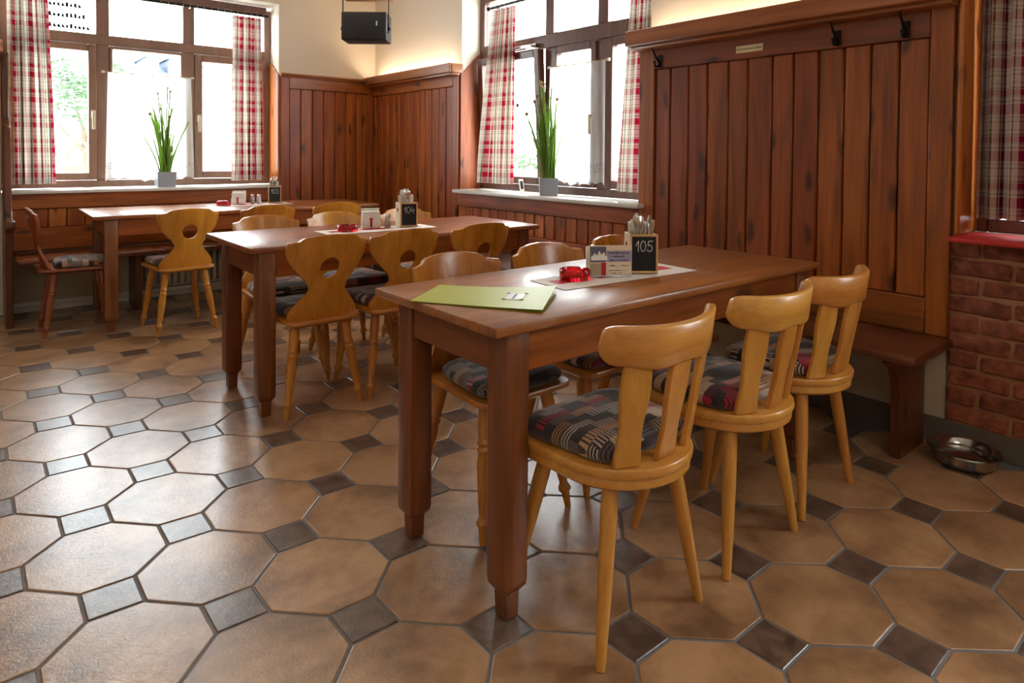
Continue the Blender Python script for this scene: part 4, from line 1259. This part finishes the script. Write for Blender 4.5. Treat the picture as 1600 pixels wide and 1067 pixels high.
# menu card holder on table 105
mc = empty('menu_card', (1.675, 1.505, TZ + .003), RZ + .12, label='printed menu card with a village photo in a clear napkin stand', cat='menu card')
Wc, Hc = .150, .106
MB().box(-Wc / 2, -.020, 0, Wc / 2, .028, .005).build('stand', M_clear, mc, .001)
MB().box(-Wc / 2, .006, .005, Wc / 2, .026, .098).build('napkins', M_paper, mc, .002)
MB().box(-Wc / 2, -.014, .005, Wc / 2, -.011, Hc).build('card', M_cream, mc, .0005)
MB().box(-Wc / 2 + .006, -.0150, .050, -.014, -.0141, Hc - .004).build('photo', M_photo, mc)
mb = MB()
for k in range(7):
    x = -.066 + k * .008
    hgt = (.012, .02, .015, .026, .018, .022, .012)[k]
    mb.prism([(x, .056), (x + .008, .056), (x + .008, .056 + hgt), (x + .004, .062 + hgt), (x, .056 + hgt)], -.0156, -.0151, MX)
mb.build('photo_houses', M_paper, mc)
MB().box(-Wc / 2 + .006, -.0150, .008, -.030, -.0141, .046).build('tan_picture', M_tan, mc)
MB().box(-.030, -.0156, .0, -.014, -.0141, .048).build('red_band', M_redp, mc)
MB().box(-.012, -.0150, .050, Wc / 2 - .002, -.0141, .088).build('lilac_field', M_lilac, mc)
rn = random.Random(4)
def marks(mb, x0, x1, z, h, seed):
    x = x0
    while x < x1:
        wv = rn.uniform(.0012, .0026)
        if rn.random() < .85: mb.box(x, -.0157, z, min(x + wv, x1), -.0151, z + h * rn.choice((.6, .6, 1.0)))
        x += wv + .0009
mb = MB()
for (a, b_, z, h) in ((-.007, .066, .078, .0065), (.002, .052, .066, .0065), (-.002, .060, .0535, .0065), (-.008, .018, .036, .004), (.036, .066, .036, .004), (-.008, .060, .020, .003), (.006, .042, .011, .003)): marks(mb, a, b_, z, h, 1)
mb.build('print_lines', M_ink, mc, smooth=0)
# green folder
fo = empty('menu_folder', (1.14, 1.495, TZ), 0, label='lime green menu folder lying askew near the table corner', cat='menu folder')
A0, A1, A2, A3 = Vector((.945, 1.585)), Vector((1.135, 1.725)), Vector((1.345, 1.415)), Vector((1.150, 1.262))
org = Vector((1.14, 1.495))
def fold(name, zf, mat, th):
    mb = MB()
    def q(u, v):
        p = (A0 * (1 - u) + A3 * u) * (1 - v) + (A1 * (1 - u) + A2 * u) * v - org
        return p
    N = 18
    top = [[(*q(i / N, j / 6), zf(i / N, j / 6) + th) for i in range(N + 1)] for j in range(7)]
    bot = [[(*q(i / N, j / 6), zf(i / N, j / 6)) for i in range(N + 1)] for j in range(7)]
    rings = [t + b_[::-1] for t, b_ in zip(top, bot)]
    mb.loft(rings)
    return mb.build(name, mat, fo, smooth=30)
lift = lambda u, v: .0016 + .021 * u ** 2.2 * (.25 + .75 * v)
fold('back_cover', lambda u, v: .0004, M_folderin, .0008)
fold('inner_page', lambda u, v: .0013 + lift(u, v) * .25, M_folderin, .0006)
fold('front_cover', lambda u, v: lift(u, v) + .001, M_folder, .0009)
def on_cover(u, v, dz): 
    p = (A0 * (1 - u) + A3 * u) * (1 - v) + (A1 * (1 - u) + A2 * u) * v - org
    return Vector((p.x, p.y, lift(u, v) + .0022 + dz))
lc = [on_cover(.66, .36, 0), on_cover(.80, .36, 0), on_cover(.80, .64, 0), on_cover(.66, .64, 0)]
mb = MB(); mb.loft([[tuple(p) for p in lc], [tuple(p + Vector((0, 0, .0008))) for p in lc]])
lab = mb.build('label', M_white, fo)
mb = MB()
for p in lc:
    mb.box(p.x - .0045, p.y - .0045, p.z + .0009, p.x + .0045, p.y + .0045, p.z + .0016)
mb.build('corner_clip', M_black, lab)
mb = MB()
for k in range(7):
    p = on_cover(.73, .40 + .033 * k, .0010); mb.box(p.x - .005, p.y - .003, p.z, p.x + .005 + .002 * (k % 3), p.y + .003, p.z + .0003)
mb.build('print_line', M_lilac, lab)

# ------------------------------------------------------------------ steel bowl on the floor
bw = empty('steel_bowl', (2.945, .815, 0), label='shiny steel feeding bowl on the floor below the bricks', cat='bowl')
MB().lathe([(.070, .0005), (.098, .006), (.106, .020), (.112, .048), (.120, .056), (.122, .054), (.118, .058), (.110, .054), (.098, .030), (.088, .012), (.0, .010)], 36, caps=False).build('bowl', M_steel, bw, smooth=60)
MB().lathe([(.090, .034), (.094, .037), (.090, .040), (.086, .037), (.090, .034)], 28, caps=False).build('inner_rim', M_steel, bw)

# faint lettering stuck on the glass of the back window top row
wl = empty('window_lettering', (.50, 6.118, 2.24), label='three faint lines of lettering on the top pane by the plaid curtain', cat='lettering')
rn = random.Random(9)
tf = NT('translucent grey film')
tf.t.links.new(tf.n('ShaderNodeBsdfTransparent', ins={0: (.030, .030, .030, 1)}).outputs[0], tf.out.inputs[0])
for k in range(3):
    x = -.03; mb = MB()
    while x < .17 + .03 * k:
        hh = rn.choice((.026, .026, .036)); zz = .045 - .082 * k
        mb.box(x, 0, zz, x + .017, .0008, zz + hh); mb.box(x, 0, zz, x + rn.choice((.017, .024)), .0008, zz + .012)
        x += .027
    mb.build('letter_line', tf.m, wl, smooth=0)
